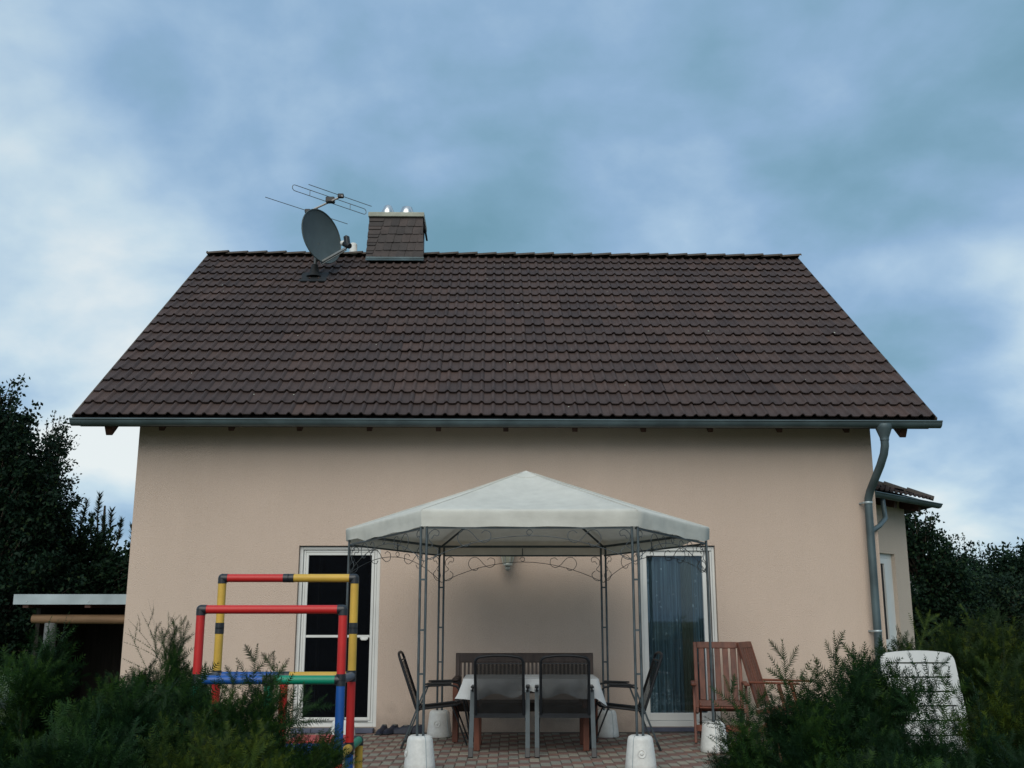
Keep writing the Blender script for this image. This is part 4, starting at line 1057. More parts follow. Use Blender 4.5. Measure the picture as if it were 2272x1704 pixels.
run((fx0, fy0, Z2), (fx0, fy1, Z2), 'greytube'); run((fx1, fy0, Z2), (fx1, fy1, Z2), 'greytube')
for x in (fx0, fxm, fx1): run((x, fy1, Z1), (x, fy1, Z2), 'red')
run((fx1, fy0, Z1), (fx1, fy1, Z1), 'yellow'); run((fx1, fy1, Z1), (fx1, fy2, Z1), 'green')
run((fxm, fy0, Z1), (fx1, fy0, Z1), 'blue'); run((fxm, fy1, Z1), (fx1, fy1, Z1), 'blue'); run((fx0, fy0, Z1), (fxm, fy0, Z1), 'blue'); run((fx0, fy1, Z1), (fxm, fy1, Z1), 'blue')
run((fxm, fy2, Z1), (fx1, fy2, Z1), 'red')
for (x, y, c_) in ((fx0, fy0, 'red'), (fxm, fy0, 'blue'), (fx1, fy0, 'red'), (fx0, fy1, 'blue'), (fx1, fy1, 'blue'), (fx1, fy2, 'yellow'), (fxm, fy2, 'yellow')): run((x, y, -0.02), (x, y, Z1), c_)
for p, dirs in joints.items():
    q = MB(); p = Vector(p)
    if p.z < 0: q.tube([p - Vector((0, 0, 0.034)), p + Vector((0, 0, 0.05))], 0.0275, 14)
    else:
        for d_ in dirs:
            q.tube([p - d_*0.004, p + d_*0.032], 0.0262, 14)
        if not (len(dirs) == 2 and abs(dirs[0].dot(dirs[1])) > 0.9): # rounded elbow
            q.lathe([(0.0262*math.sin(R(a)), -0.0262*math.cos(R(a))) for a in range(0, 181, 20)], p, 14, cap=False)
    part('connector', q, 'connector', cf)
q = MB(); q.box(fxm + 0.02, fx1 - 0.03, fy1 + 0.03, fy2 - 0.03, Z1 + 0.008, Z1 + 0.035, bev=0.008); part('panel', q, 'redpanel', cf)

# ================================================================== WHITE RESIN CHAIR
rc = thing('resin_chair', 'white plastic garden chair standing behind the right yew bushes', 'chair', (2.555, 6.45, -0.055), rz=0)
b = MB(); th = 0.016
def rcb(u, v, dz=0.0): # u -1..1 across, v 0 bottom..1 top
    hwid = 0.275 - 0.045*v
    z = 0.42 + 0.80*v; 
    if v > 0.9: z -= 0.022 * (abs(u) ** 2.2) * ((v - 0.9)/0.1)
    return Vector((u*hwid, 0.30 - 0.16 + 0.16*v - 0.03*(1-u*u), z))
us = [-1, -0.93, -0.8, -0.66, -0.33, 0, 0.33, 0.66, 0.8, 0.93, 1]
vcuts = [0.0, 0.06, 0.10]; 
slots = [(0.37 + 0.106*k, 0.382 + 0.106*k) for k in range(6)]
vs_l = sorted({0.0, 0.1, 0.2, 0.93, 0.95, 0.965, 0.98, 0.99, 0.997, 1.0, *[s for ab in slots for s in ab]})
pts = {}
for i, u in enumerate(us):
    for j, v in enumerate(vs_l):
        uu = u
        if v > 0.93: uu = u * (1 - 0.14*(1 - math.sqrt(max(0, 1 - ((v-0.93)/0.07)**2))))
        p = rcb(uu, v); pts[(i, j)] = p
def inslot(i, j): return any(abs(vs_l[j]-a_) < 1e-6 for a_, _ in slots) and 2 <= i < len(us) - 3
vs, fs = [], []; idx = {}
for k, p in pts.items(): idx[k] = len(vs); vs.append(p)
no = len(vs); vs += [p + Vector((0, th, 0)) for p in pts.values()]
for i in range(len(us)-1):
    for j in range(len(vs_l)-1):
        if inslot(i, j):
            for a_, b_ in (((i, j), (i+1, j)), ((i, j+1), (i+1, j+1))): fs.append((idx[a_], idx[b_], idx[b_]+no, idx[a_]+no))
            for a_, b_, ed_ in (((i, j), (i, j+1), 2), ((i+1, j), (i+1, j+1), len(us)-4)):
                if i == ed_: fs.append((idx[a_], idx[b_], idx[b_]+no, idx[a_]+no))
            continue
        q = [idx[(i, j)], idx[(i+1, j)], idx[(i+1, j+1)], idx[(i, j+1)]]; fs.append(tuple(q)); fs.append(tuple(k + no for k in q[::-1]))
for j in range(len(vs_l)-1):
    for i in (0, len(us)-1): fs.append((idx[(i, j)], idx[(i, j+1)], idx[(i, j+1)]+no, idx[(i, j)]+no))
for i in range(len(us)-1):
    for j in (0, len(vs_l)-1): fs.append((idx[(i, j)], idx[(i+1, j)], idx[(i+1, j)]+no, idx[(i, j)]+no))
b.add(vs, fs); part('backrest', b, 'chairwhite', rc, local=True)
b = MB(); b.shell([[Vector((s_, y, 0.42 + 0.03*abs(s_)/0.25 - 0.1*y*0.3)) for y in (-0.26, -0.1, 0.05, 0.16)] for s_ in (-0.25, -0.1, 0.1, 0.25)], -0.016); part('seat', b, 'chairwhite', rc, local=True)
for s_ in (-1, 1):
    b = MB(); b.tube([(s_*0.255, 0.26, 0.70), (s_*0.285, 0.12, 0.685), (s_*0.295, -0.15, 0.67), (s_*0.285, -0.25, 0.645)], 0.026, 8); part('armrest', b, 'chairwhite', rc, local=True)
    b = MB(); b.tube([(s_*0.285, -0.23, 0.65), (s_*0.28, -0.26, 0.40), (s_*0.29, -0.29, 0.0)], [0.022, 0.024, 0.026], 8); part('leg', b, 'chairwhite', rc, local=True)
    b = MB(); b.tube([(s_*0.255, 0.14, 0.45), (s_*0.27, 0.22, 0.2), (s_*0.28, 0.28, 0.0)], [0.024, 0.024, 0.026], 8); part('leg', b, 'chairwhite', rc, local=True)

# ================================================================== SHED (left)
SY = 15.0; sh = thing('wood_shed', 'low open shed with zinc edged roof left of the house', 'shed', (-6.0, SY, 0))
b = MB(); b.box(-7.07, -5.02, SY - 0.02, SY, 1.545, 1.685); b.box(-7.07, -5.02, SY, SY + 0.05, 1.683, 1.687); b.box(-7.072, -7.05, SY, SY + 2.6, 1.56, 1.684)
part('edge_trim', b, 'zinc_light', sh)
b = MB()
for x in (-6.88, -6.0, -5.15): b.lathe([(0.012, 0), (0.008, 0.006)], (x, SY - 0.02, 1.585), 8, axis=(0, -1, 0))
part('screw', b, 'steel', sh)
b = MB(); b.box(-7.04, -5.0, SY + 0.002, SY + 2.6, 1.625, 1.682); part('roof', b, 'shedwall', sh)
for x in (-6.90, -6.02, -5.14):
    b = MB(); b.box(x - 0.04, x + 0.04, SY + 0.005, SY + 2.5, 1.50, 1.623); part('rafter', b, 'timber', sh)
b = MB(); b.tube([(-6.86, SY + 0.18, 1.345), (-5.0, SY + 0.2, 1.335)], [0.062, 0.068], 12); part('log_beam', b, 'log', sh)
b = MB(); b.tube([(-6.60, SY + 0.2, -0.05), (-6.60, SY + 0.2, 1.29)], 0.085, 12); part('post', b, 'grayshed', sh)
b = MB(); b.box(-7.0, -4.9, SY + 2.3, SY + 2.4, -0.05, 1.62); b.box(-7.0, -6.94, SY + 0.6, SY + 2.3, -0.05, 1.62); part('wall', b, 'shedwall', sh)

# ================================================================== VEGETATION
rng = np.random.default_rng(11)
def frames(d, roll=None):
    """orthonormal frames (n,3,3) whose rows are x,y,z with z along d"""
    d = d / np.linalg.norm(d, axis=1, keepdims=True)
    ref = np.where(np.abs(d[:, 2:3]) < 0.9, np.array([[0, 0, 1.0]]), np.array([[1.0, 0, 0]]))
    x = np.cross(ref, d); x /= np.linalg.norm(x, axis=1, keepdims=True); y = np.cross(d, x)
    if roll is not None:
        c, s = np.cos(roll)[:, None], np.sin(roll)[:, None]; x, y = x*c + y*s, y*c - x*s
    return np.stack([x, y, d], axis=1)
def place(tv, pos, F, size):
    """template verts (k,3) -> all copies (n*k,3)"""
    return (np.einsum('kj,njm->nkm', tv, F) * size[:, None, None] + pos[:, None, :]).reshape(-1, 3)

def yew_sprig(seed, pairs=26, twigs=3, bend=0.14, nl=0.125):
    """template sprig of unit length along z: needles in two ranks as slim triangles; returns verts, tri faces, per face age 0..1"""
    r = np.random.default_rng(seed); V, A = [], []
    def shoot(o, d, x, L, n, ln, bnd):
        d = d/np.linalg.norm(d); y = np.cross(d, x); pr = None
        pts = []
        for i in range(n + 1):
            t = i/n; pts.append(o + d*(L*t) + y*(bnd*L*t*t))
        for i in range(0, n, 4):      # thin woody stem, a ribbon
            p, q = pts[i], pts[min(i+4, n)]; wd = 0.008*(1 - 0.6*i/n)
            V.extend([p - x*wd, p + x*wd, q]); A.append(-1)
        for i in range(1, n + 1):
            t = i/n; tg = pts[i] - pts[i-1]; tg = tg/np.linalg.norm(tg)
            l = ln*(0.75 + 0.5*math.sin(math.pi*min(1, t*0.9 + 0.1)))*r.uniform(0.8, 1.15)
            if t > 0.9: l *= 0.7
            for s in (-1, 1):
                ang = R(r.uniform(45, 68)) if t < 0.95 else R(22)
                dv = tg*math.cos(ang) + x*(s*math.sin(ang)) + y*r.uniform(-0.35, 0.25)
                dv = dv/np.linalg.norm(dv); sd_ = np.cross(dv, y + x*r.uniform(-0.5, 0.5)); sd_ = sd_/np.linalg.norm(sd_)*ln*0.105
                b0 = pts[i] + dv*0.0; V.extend([b0 - sd_, b0 + sd_, b0 + dv*l]); A.append(t)
    shoot(np.zeros(3), np.array([0, 0, 1.0]), np.array([1.0, 0, 0]), 1.0, pairs, nl, bend)
    for k in range(twigs):
        t = 0.25 + 0.5*k/max(1, twigs - 1) if twigs > 1 else 0.4; s = 1 if k % 2 else -1
        o = np.array([0, bend*t*t, t])      # on the bent stem
        d = np.array([s*0.75, r.uniform(-0.25, 0.25), 1.0])
        xx = np.cross(np.array([0, 1.0, 0]), d); xx = xx/np.linalg.norm(xx)
        shoot(o, d, xx, 0.48*(1.15 - t)*r.uniform(0.8, 1.2) + 0.14, max(6, int(pairs*0.42)), nl*0.92, bend)
    V = np.array(V); return V, np.array(A)
SPRIGS = [yew_sprig(s, 26, 3, b, 0.112) for s, b in ((1, 0.10), (2, 0.2), (3, -0.08), (4, 0.28))]
LEADERS = [yew_sprig(s, 36, 4, b, 0.078) for s, b in ((5, 0.06), (6, 0.16), (7, -0.1))]
WHIPS = [yew_sprig(s, 34, 2, b, 0.034) for s, b in ((8, 0.10), (9, 0.22), (10, -0.18))]
def sprig_mesh(name, pos, dirs, size, mname, templates, warm=0.0, tone=None):
    n = len(pos); pick = rng.integers(0, len(templates), n); VV, RR = [], []
    F = frames(dirs, rng.uniform(0, 2*np.pi, n))
    for k, (tv, ta) in enumerate(templates):
        m = pick == k
        if not m.any(): continue
        VV.append(place(tv, pos[m], F[m], size[m]))
        base = rng.uniform(0.0, 0.40, m.sum()) + warm + (0 if tone is None else tone[m])
        rv = base[:, None] + np.clip(ta, 0, 1)[None, :]**2.5 * 0.36
        rv = np.where(ta[None, :] < 0, 0.80, rv); RR.append(np.clip(rv, 0, 0.985).ravel())
    V = np.concatenate(VV); rv = np.concatenate(RR); f = np.arange(len(V)).reshape(-1, 3)
    return rawmesh(name, V, f, mname, rv)
def yew(label, base, rx, ry, h, limbs, per, seed, mname='yew', leaders=(), lean=(0, 0), shoots=None, size=(0.16, 0.27), warm=0.0, spread=0.32):
    """one yew shrub: limbs fan out from the base to an uneven dome; sprigs cover the outer part of each limb"""
    global rng
    rng = np.random.default_rng(seed); rr = random.Random(seed)
    t = thing('yew_shrub', label, 'shrub', base, 'yew shrubs in front of the patio')
    b = MB(); pos, dirs, siz, ton = [], [], [], []
    for k in range(limbs):
        lt = rr.uniform(-0.05, 0.3)
        a = 2*math.pi*(k + rr.uniform(-0.4, 0.4))/limbs * 2.4; rad = math.sqrt(rr.uniform(0.02, 1.0)); hh = h*(0.62 + 0.38*rr.random())*(1 - 0.38*rad*rad)
        tip = np.array([rx*rad*math.cos(a) + lean[0], ry*rad*math.sin(a) + lean[1], hh]); mid = tip*np.array([0.55, 0.55, 0.6]) + np.array([0, 0, 0.03])
        p0 = np.array([0.05*math.cos(a), 0.05*math.sin(a), 0.0])
        curve = [(1-u)**2*p0 + 2*u*(1-u)*mid + u*u*tip for u in np.linspace(0, 1, 9)]
        b.tube([Vector(c) for c in curve], [0.016*(1 - 0.8*u) + 0.002 for u in np.linspace(0, 1, 9)], 5)
        for _ in range(int(per*1.15)):
            u = 0.34 + 0.66*rr.random()**0.62; p = (1-u)**2*p0 + 2*u*(1-u)*mid + u*u*tip
            tg = 2*(1-u)*(mid-p0) + 2*u*(tip-mid); tg = tg/np.linalg.norm(tg)
            outw = np.array([p[0], p[1], 0.25*h]); outw = outw/np.linalg.norm(outw)
            d = tg*0.75 + outw*0.45 + rng.normal(0, spread, 3) + np.array([0, 0, 0.15]); d[2] = max(d[2], -0.25)
            pos.append(p + rng.normal(0, 0.035, 3) + outw*0.03); dirs.append(d); siz.append(rr.uniform(*size)*1.2); ton.append(lt)
    part('branches', b, 'twig', t, local=True)
    nc = 5200                                   # filler inside: short sprays toned dark to read as the shaded interior
    v = rng.normal(0, 1, (nc, 3)); v[:, 2] = np.abs(v[:, 2]); v /= np.linalg.norm(v, axis=1, keepdims=True)
    q = v*(rng.uniform(0.15, 1, (nc, 1))**0.5)*np.array([rx*0.82, ry*0.82, h*0.78]); q[:, 0] += lean[0]; q[:, 1] += lean[1]
    tv = np.array([[-0.13, 0, 0], [0.13, 0, 0], [0, 0.1, 1.0]]); VV = place(tv, q, frames(rng.normal(0, 1, (nc, 3)) + v*0.6, rng.uniform(0, 6.28, nc)), rng.uniform(0.05, 0.10, nc))
    link(bpy.data.objects.new('inner_foliage', rawmesh('inner_foliage', VV, np.arange(len(VV)).reshape(-1, 3), mname, rng.uniform(0, 0.35, nc))), t)
    me = sprig_mesh('foliage', np.array(pos), np.array(dirs), np.array(siz), mname, SPRIGS, warm, np.array(ton))
    link(bpy.data.objects.new('foliage', me), t)
    for (x, y, z, L, dx, dz) in leaders:     # tall young shoots, given by their tip in world coordinates
        tip = np.array([x - base[0], y - base[1], z - base[2]]); d = np.array([dx, rr.uniform(-0.1, 0.1), dz]); d = d/np.linalg.norm(d)
        me = sprig_mesh('shoot', np.array([tip - d*L]), np.array([d]), np.array([L]), mname, shoots or LEADERS, 0.0)
        so = bpy.data.objects.new('shoot', me); link(so, t)
    return t
GZ0 = -0.055
yew('far left yew shrub in front of the low shed', (-2.60, 5.6, GZ0), 0.62, 0.55, 1.18, 26, 34, 21, leaders=[(-2.53, 5.5, 1.19, 0.30, -0.1, 1), (-2.22, 5.5, 1.12, 0.28, 0.7, 1), (-2.75, 5.6, 1.12, 0.3, -0.4, 1)], size=(0.14, 0.24))
yew('tall spiky yew shrub at the left house corner', (-2.32, 7.0, GZ0), 0.40, 0.42, 1.17, 26, 34, 22, size=(0.12, 0.2), spread=0.28, shoots=WHIPS,
    leaders=[(-2.33, 7.0, 1.48, 0.42, 0.0, 1), (-2.46, 7.0, 1.39, 0.42, -0.5, 1), (-2.40, 7.0, 1.42, 0.40, -0.3, 1), (-2.20, 7.0, 1.36, 0.42, 0.5, 1), (-2.26, 7.0, 1.40, 0.4, 0.25, 1), (-2.13, 7.0, 1.27, 0.4, 0.6, 1), (-2.54, 7.0, 1.29, 0.4, -0.6, 1), (-2.09, 7.0, 1.19, 0.38, 0.75, 1)])
yew('yew shrub with tall shoots rising in front of the climbing frame', (-1.31, 5.45, GZ0), 0.36, 0.36, 0.97, 26, 44, 23, size=(0.11, 0.19), spread=0.28,
    leaders=[(-1.305, 5.4, 1.23, 0.34, 0.0, 1), (-1.19, 5.4, 1.19, 0.32, 0.05, 1), (-1.38, 5.4, 1.12, 0.30, 0.2, 1), (-1.24, 5.45, 1.09, 0.26, 0.0, 1), (-1.46, 5.45, 1.09, 0.3, -0.5, 1), (-1.00, 5.4, 1.00, 0.3, 0.8, 0.8), (-0.93, 5.35, 0.98, 0.34, 0.9, 0.75), (-1.60, 5.4, 1.06, 0.3, -0.3, 1)])
yew('dense dark yew shrub between the far left and climbing frame yews', (-1.92, 5.5, GZ0), 0.50, 0.45, 0.99, 26, 34, 24, size=(0.14, 0.24), leaders=[(-1.72, 5.4, 1.06, 0.24, 0.1, 1), (-2.05, 5.4, 1.10, 0.28, 0.3, 1)])
yew('yellowish low yew shrub at the bottom left of the patio opening', (-1.29, 4.62, GZ0), 0.33, 0.40, 0.86, 28, 34, 25, 'yew_light', size=(0.11, 0.19), spread=0.32, warm=0.08, leaders=[(-1.08, 4.6, 0.92, 0.16, 0.1, 1), (-0.95, 4.6, 0.84, 0.2, 0.5, 1), (-1.32, 4.6, 0.88, 0.18, -0.2, 1), (-0.78, 4.7, 0.92, 0.3, 0.55, 1)])
yew('green yew shrub at the bottom left corner', (-1.92, 4.5, GZ0), 0.50, 0.42, 0.95, 26, 34, 26, size=(0.12, 0.21), leaders=[(-2.05, 4.45, 1.0, 0.2, -0.3, 1)], warm=0.04)
yew('light tipped yew shrub beside the wooden armchair', (1.35, 5.15, GZ0), 0.35, 0.38, 1.0, 28, 44, 31, size=(0.11, 0.19), spread=0.3, warm=0.05,
    leaders=[(1.335, 5.2, 1.255, 0.36, 0.02, 1), (1.30, 5.2, 1.15, 0.3, -0.3, 1), (1.45, 5.2, 1.13, 0.28, 0.3, 1), (1.06, 5.2, 1.09, 0.34, -0.2, 1), (1.10, 5.1, 1.04, 0.3, -0.1, 1), (0.93, 5.15, 0.92, 0.3, -0.9, 0.6), (0.90, 5.2, 0.74, 0.28, -1, 0.3), (1.20, 5.2, 1.06, 0.28, 0.1, 1)])
yew('dark yew shrub below the downpipe', (1.69, 5.35, GZ0), 0.34, 0.34, 1.12, 28, 44, 32, size=(0.13, 0.22), spread=0.3,
    leaders=[(1.53, 5.2, 1.285, 0.38, -0.25, 1), (1.745, 5.4, 1.24, 0.32, 0.1, 1), (1.83, 5.4, 1.22, 0.32, 0.35, 1), (1.64, 5.4, 1.21, 0.28, 0.0, 1), (1.46, 5.3, 1.15, 0.32, -0.7, 0.9), (1.88, 5.35, 1.24, 0.36, 0.7, 1)])
yew('yew shrub with open shoots in front of the white chair', (1.93, 4.85, GZ0), 0.38, 0.36, 0.83, 28, 42, 33, size=(0.11, 0.18), spread=0.3,
    leaders=[(1.86, 4.95, 1.20, 0.40, -0.35, 1), (1.955, 4.95, 1.205, 0.36, 0.2, 1), (1.83, 4.95, 1.12, 0.34, -0.2, 1), (2.02, 4.95, 1.14, 0.34, 0.2, 1), (2.08, 4.95, 1.10, 0.3, 0.05, 1), (2.14, 4.95, 1.10, 0.3, 0.0, 1), (1.93, 4.95, 1.10, 0.28, 0.0, 1), (1.78, 4.95, 1.03, 0.3, -0.8, 0.6)])
yew('low yew shrub at the bottom edge left of the white chair', (1.44, 4.35, GZ0), 0.34, 0.34, 0.78, 24, 32, 34, size=(0.12, 0.20), leaders=[(1.2, 4.3, 0.84, 0.2, -0.2, 1)])
yew('yellow green yew shrub at the right edge', (2.90, 5.9, GZ0), 0.42, 0.5, 1.04, 28, 34, 35, 'yew_light', size=(0.14, 0.24), leaders=[(2.80, 6.0, 1.22, 0.3, 0.3, 1), (2.65, 6.0, 1.16, 0.28, -0.2, 1)])
yew('dark low yew shrub in the bottom right corner', (2.24, 4.45, GZ0), 0.40, 0.36, 0.80, 26, 34, 36, size=(0.12, 0.20))
yew('broad yew shrub behind the white chair at the right edge', (3.55, 8.2, GZ0), 0.75, 0.6, 1.30, 34, 36, 37, 'yew_light', size=(0.18, 0.30), leaders=[(3.2, 8.1, 1.42, 0.36, 0.4, 1), (3.75, 8.1, 1.38, 0.34, 0.1, 1)])

# --- broadleaf and pine trees
def leaf_template(kind):
    if kind == 'leaf': return np.array([[0, 0, 0], [0.32, 0.06, 0.45], [0, 0, 1.0], [-0.32, 0.06, 0.45]])
def tree(name, label, base, clumps, leaves, lsize, mname, seed, trunk_r, trunk_top, twigs=(), cat='tree', group='trees beside the house', spread=0.30, droop=0.2):
    """clumps: (x,y,z,rx,ry,rz,count) ellipsoids in world coordinates in which small leaf sprays are scattered"""
    r = np.random.default_rng(seed); t = thing(name, label, cat, base, group)
    b = MB(); B = Vector(base)
    top = Vector(trunk_top) - B
    b.tube([Vector((0, 0, -0.05)), top*0.35 + Vector((0.06, 0, 0)), top*0.7 + Vector((-0.05, 0.03, 0)), top], [trunk_r, trunk_r*0.8, trunk_r*0.5, trunk_r*0.2], 8)
    part('trunk', b, 'bark', t, local=True)
    b = MB(); P, D = [], []
    for (cx, cy, cz, rx, ry, rz, cnt) in clumps:
        for _ in range(cnt):
            v = r.normal(0, 1, 3); v /= np.linalg.norm(v); rad = r.uniform(0.25, 1.0)**0.6
            c = np.array([cx - base[0], cy - base[1], cz - base[2]]) + v*rad*np.array([rx, ry, rz])
            k = max(0.15, min(0.95, c[2]/max(top.z, 0.1) - 0.25)); s0 = top*k
            b.tube([s0, s0.lerp(Vector(c), 0.6) + Vector((0, 0, 0.06)), Vector(c)], [0.022, 0.012, 0.004], 4, caps=False)
            outv = v*0.8 + np.array([0, 0, 0.35])
            n = leaves; u = r.uniform(-0.8, 1, n)[:, None]*spread
            pp = c + outv*u*1.15 + r.normal(0, 0.21*spread, (n, 3)); P.append(pp)
            dd = r.normal(0, 0.8, (n, 3)) + outv*0.5 - np.array([0, 0, droop]); D.append(dd)
    for (tip, L, dv) in twigs:   # long thin outgrowing shoots with sparse leaves
        tip = np.array(tip) - np.array(base); dv = np.array(dv, float); dv /= np.linalg.norm(dv); s0 = tip - dv*L
        b.tube([Vector(s0), Vector(tip - dv*L*0.5 + np.array([0.01, 0, 0.01])), Vector(tip)], [0.012, 0.008, 0.003], 4, caps=False)
        n = int(L*34); u = r.uniform(0.15, 1, n)[:, None]; P.append(s0 + dv*L*u + r.normal(0, 0.025, (n, 3))); D.append(r.normal(0, 0.7, (n, 3)) + dv*0.8)
    part('limbs', b, 'bark', t, local=True)
    for (cx, cy, cz, rx, ry, rz, cnt) in clumps:      # inner leaves of each bough
        n = cnt*22; v = r.normal(0, 1, (n, 3)); v /= np.linalg.norm(v, axis=1, keepdims=True)
        P.append(np.array([cx - base[0], cy - base[1], cz - base[2]]) + v*(r.uniform(0, 1, (n, 1))**0.5)*np.array([rx, ry, rz])*0.85); D.append(r.normal(0, 1, (n, 3)))
    P = np.concatenate(P); D = np.concatenate(D); n = len(P)
    tv = leaf_template('leaf'); F = frames(D, r.uniform(0, 6.28, n)); sz = r.uniform(0.7, 1.3, n)*lsize
    V = place(tv, P, F, sz); f = np.arange(len(V)).reshape(-1, 4)
    rv = np.clip(r.beta(2, 2.2, n)*0.95, 0, 0.98)
    link(bpy.data.objects.new('crown', rawmesh('crown', V, f, mname, rv)), t)
    return t
tree('broadleaf_tree', 'tall dark leafy tree at the left edge of the photo', (-8.6, 17.2, -0.06),
     [(-8.75, 17.2, 4.3, 0.45, 0.5, 0.9, 60), (-8.3, 17.0, 3.9, 0.65, 0.6, 0.7, 50), (-8.8, 17.3, 2.9, 1.0, 0.8, 1.0, 110), (-7.95, 17.0, 2.9, 0.55, 0.6, 0.8, 60), (-8.3, 17.0, 1.7, 1.2, 0.8, 1.0, 110), (-8.5, 17, 0.9, 1.3, 0.8, 0.6, 60)],
     80, 0.075, 'leaf', 41, 0.16, (-8.6, 17.2, 4.6), twigs=[((-8.42, 17, 5.28), 0.6, (0.35, 0, 1)), ((-8.60, 17, 5.15), 0.6, (0, 0, 1)), ((-8.28, 17, 4.95), 0.6, (0.5, 0, 1)), ((-7.95, 17, 4.65), 0.7, (0.7, 0, 0.9))], spread=0.26)
tree('twiggy_tree', 'thin twiggy tree with bare upright shoots right of the tall leafy tree', (-8.15, 18.2, -0.06),
     [(-8.18, 18.2, 3.9, 0.33, 0.4, 0.75, 34), (-8.06, 18.1, 3.1, 0.42, 0.5, 0.7, 50), (-8.0, 18.1, 2.2, 0.8, 0.6, 0.8, 80)], 70, 0.055, 'leaf2', 42, 0.09, (-8.05, 18.2, 4.4),
     twigs=[((-8.15 + dx, 18.1, z), L, (ddx, 0, 1)) for dx, z, L, ddx in ((0, 4.98, 1.0, 0.05), (0.12, 4.86, 0.9, 0.2), (-0.14, 4.8, 0.8, -0.1), (0.26, 4.72, 0.9, 0.45), (0.34, 4.45, 0.9, 0.7), (-0.3, 4.75, 0.8, -0.15), (0.4, 4.1, 0.9, 1.0), (0.45, 3.75, 0.8, 1.1), (0.52, 3.3, 0.8, 1.2), (0.05, 4.7, 0.8, 0.1), (0.2, 4.55, 0.8, 0.3), (0.6, 3.15, 0.7, 1.4), (-0.42, 4.9, 0.7, -0.05))], spread=0.22)
def pine(label, base, tufts, seed):
    r = np.random.default_rng(seed); t = thing('pine_tree', label, 'tree', base, 'trees beside the house'); P, D, S_ = [], [], []
    b = MB(); b.tube([(0, 0, 0), (0.05, 0, 1.6), (0, 0, tufts[0][2] - base[2] - 0.2)], [0.13, 0.09, 0.02], 8); part('trunk', b, 'bark', t, local=True)
    b = MB()
    for (x, y, z, L) in tufts:
        o = np.array([x - base[0], y - base[1], z - base[2]]); d = np.array([r.uniform(-0.25, 0.25), r.uniform(-0.2, 0.2), 1.0]); d /= np.linalg.norm(d)
        s0 = Vector((0, 0, max(0.4, (o[2]-L)*0.7))); b.tube([s0, s0.lerp(Vector(o - d*L), 0.7), Vector(o - d*L), Vector(o)], [0.03, 0.022, 0.014, 0.006], 5, caps=False)
        n = 130; u = r.uniform(0, 1, n); P.append(o - d*L*(1-u)[:, None]); a = r.uniform(0, 6.28, n)
        dd = np.stack([np.cos(a), np.sin(a), 0.65 + 0.9*u**2], axis=1); D.append(dd); S_.append(r.uniform(0.09, 0.14, n))
    part('limbs', b, 'bark', t, local=True)
    P, D, S_ = np.concatenate(P), np.concatenate(D), np.concatenate(S_)
    tv = np.array([[-0.09, 0, 0], [0.09, 0, 0], [0, 0.02, 1.0]]); V = place(tv, P, frames(D, r.uniform(0, 6.28, len(P))), S_)
    link(bpy.data.objects.new('crown', rawmesh('crown', V, np.arange(len(V)).reshape(-1, 3), 'pine', r.uniform(0, 0.9, len(P)))), t)
rr = random.Random(5)
tf = [(-7.98, 20, 3.68, 0.5), (-8.2, 20, 3.55, 0.45), (-7.72, 20, 3.38, 0.42), (-7.52, 20, 3.2, 0.4), (-7.3, 20, 3.08, 0.4), (-8.1, 20, 3.3, 0.4), (-7.85, 19.9, 3.25, 0.42)]
for k in range(120):
    x = rr.uniform(-8.9, -7.1); zt_ = 3.1 - 0.55*abs(x + 7.95); tf.append((x, 20 + rr.uniform(-0.7, 0.4), rr.uniform(1.1, zt_), rr.uniform(0.3, 0.5)))
pine('pine tree with upright tufted tops beside the house corner', (-7.9, 20.1, -0.06), tf, 43)
tree('bushy_tree', 'dark green bushy tree filling the gap above the shed roof', (-7.9, 18.6, -0.06),
     [(-7.9, 18.6, 2.1, 1.0, 0.6, 0.9, 110), (-7.0, 18.6, 1.9, 0.8, 0.6, 0.75, 90), (-8.6, 18.5, 1.6, 1.0, 0.6, 1.0, 90), (-7.4, 18.4, 0.9, 1.5, 0.6, 0.7, 110)], 70, 0.075, 'leaf', 44, 0.12, (-7.8, 18.6, 2.6), spread=0.26)
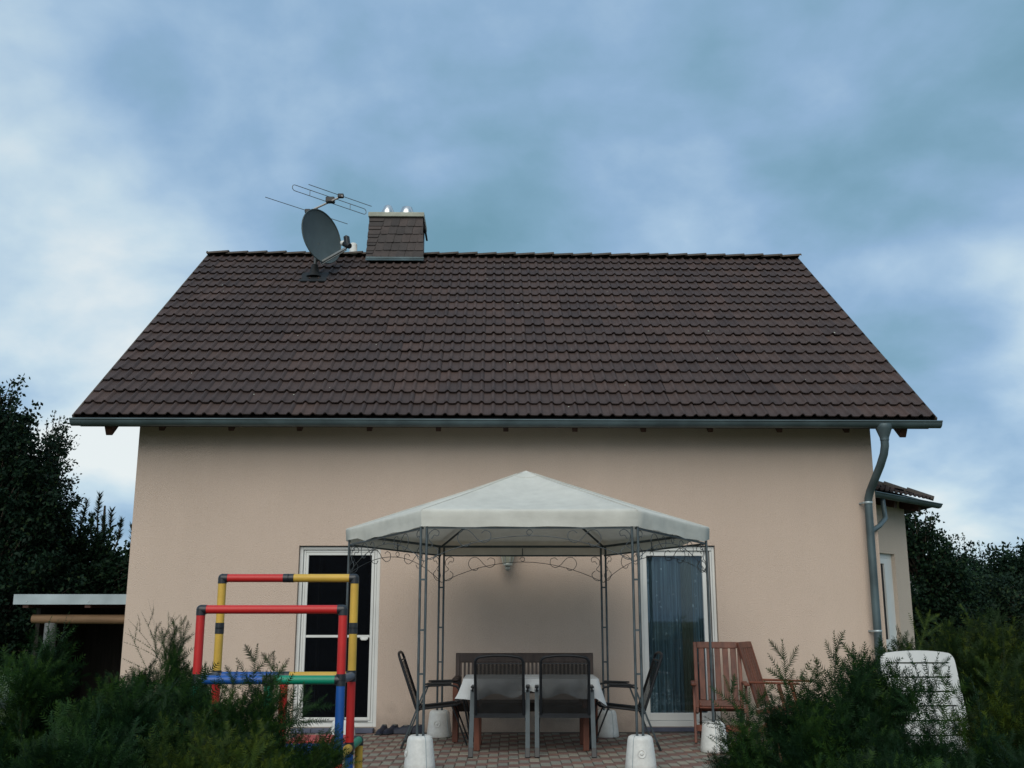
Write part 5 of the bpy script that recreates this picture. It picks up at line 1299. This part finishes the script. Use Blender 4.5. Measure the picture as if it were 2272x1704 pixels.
# right of the bay
tree('broadleaf_tree', 'dark leafy tree directly behind the bay at the right', (7.9, 20.2, -0.06),
     [(7.85, 20.2, 2.7, 0.35, 0.4, 0.6, 34), (8.2, 20.1, 2.1, 0.6, 0.5, 0.7, 70), (7.9, 20.1, 1.5, 0.8, 0.6, 0.7, 90), (8.1, 20.0, 0.8, 1.0, 0.6, 0.8, 110), (7.55, 20.2, 2.8, 0.3, 0.3, 0.4, 26)], 72, 0.072, 'leaf', 45, 0.13, (7.9, 20.2, 2.9),
     twigs=[((7.98, 20, 3.38), 0.6, (0.1, 0, 1)), ((8.10, 20, 3.32), 0.55, (0.25, 0, 1)), ((7.72, 20, 3.45), 0.6, (-0.1, 0, 1)), ((8.45, 20, 2.75), 0.6, (0.7, 0, 0.8))], spread=0.25)
tree('feathery_tree', 'pale feathery young tree rising behind the dark leafy tree at the right', (12.9, 30, -0.06),
     [(12.9, 30, 2.6, 0.9, 0.5, 0.6, 50)], 50, 0.06, 'greyleaf', 46, 0.07, (12.9, 30, 2.9),
     twigs=[((12.55 + 0.22*k, 30, 3.62 - 0.05*abs(k - 2.2) - 0.14*(k % 2)), 1.3, (0.03*(k-3), 0, 1)) for k in range(8)] + [((12.95, 29.9, 3.72), 1.2, (0, 0, 1)), ((12.9, 30.1, 3.6), 1.2, (0.05, 0, 1))], spread=0.28)
tree('rounded_tree', 'rounded dark tree on the right skyline', (14.4, 29, -0.06),
     [(13.3, 29, 2.35, 0.8, 0.6, 0.55, 60), (14.1, 29, 2.55, 0.8, 0.6, 0.55, 60), (14.9, 29, 2.3, 0.8, 0.6, 0.55, 60), (13.0, 28.6, 1.5, 1.2, 0.6, 0.8, 90), (14.6, 28.6, 1.5, 1.4, 0.6, 0.8, 90), (13.6, 28.4, 0.6, 2.2, 0.6, 0.8, 110)], 70, 0.10, 'leaf2', 47, 0.17, (14.2, 29, 2.5), spread=0.34)
tree('hedge_shrub', 'dark leafy shrub mass below the right skyline trees', (9.6, 21.5, -0.06),
     [(9.4, 21.5, 1.5, 0.9, 0.6, 0.7, 90), (10.2, 21.4, 1.3, 0.9, 0.6, 0.7, 90), (9.0, 21.2, 0.7, 1.0, 0.6, 0.7, 90), (10.4, 21.2, 0.5, 1.1, 0.6, 0.7, 80), (10.9, 21.8, 1.1, 0.7, 0.6, 0.7, 50)], 70, 0.075, 'leaf2', 48, 0.10, (9.6, 21.5, 1.8), cat='shrub', group=None, spread=0.27)

house.rotation_euler = (0, 0, R(0.95))     # the facade is not quite square to the camera
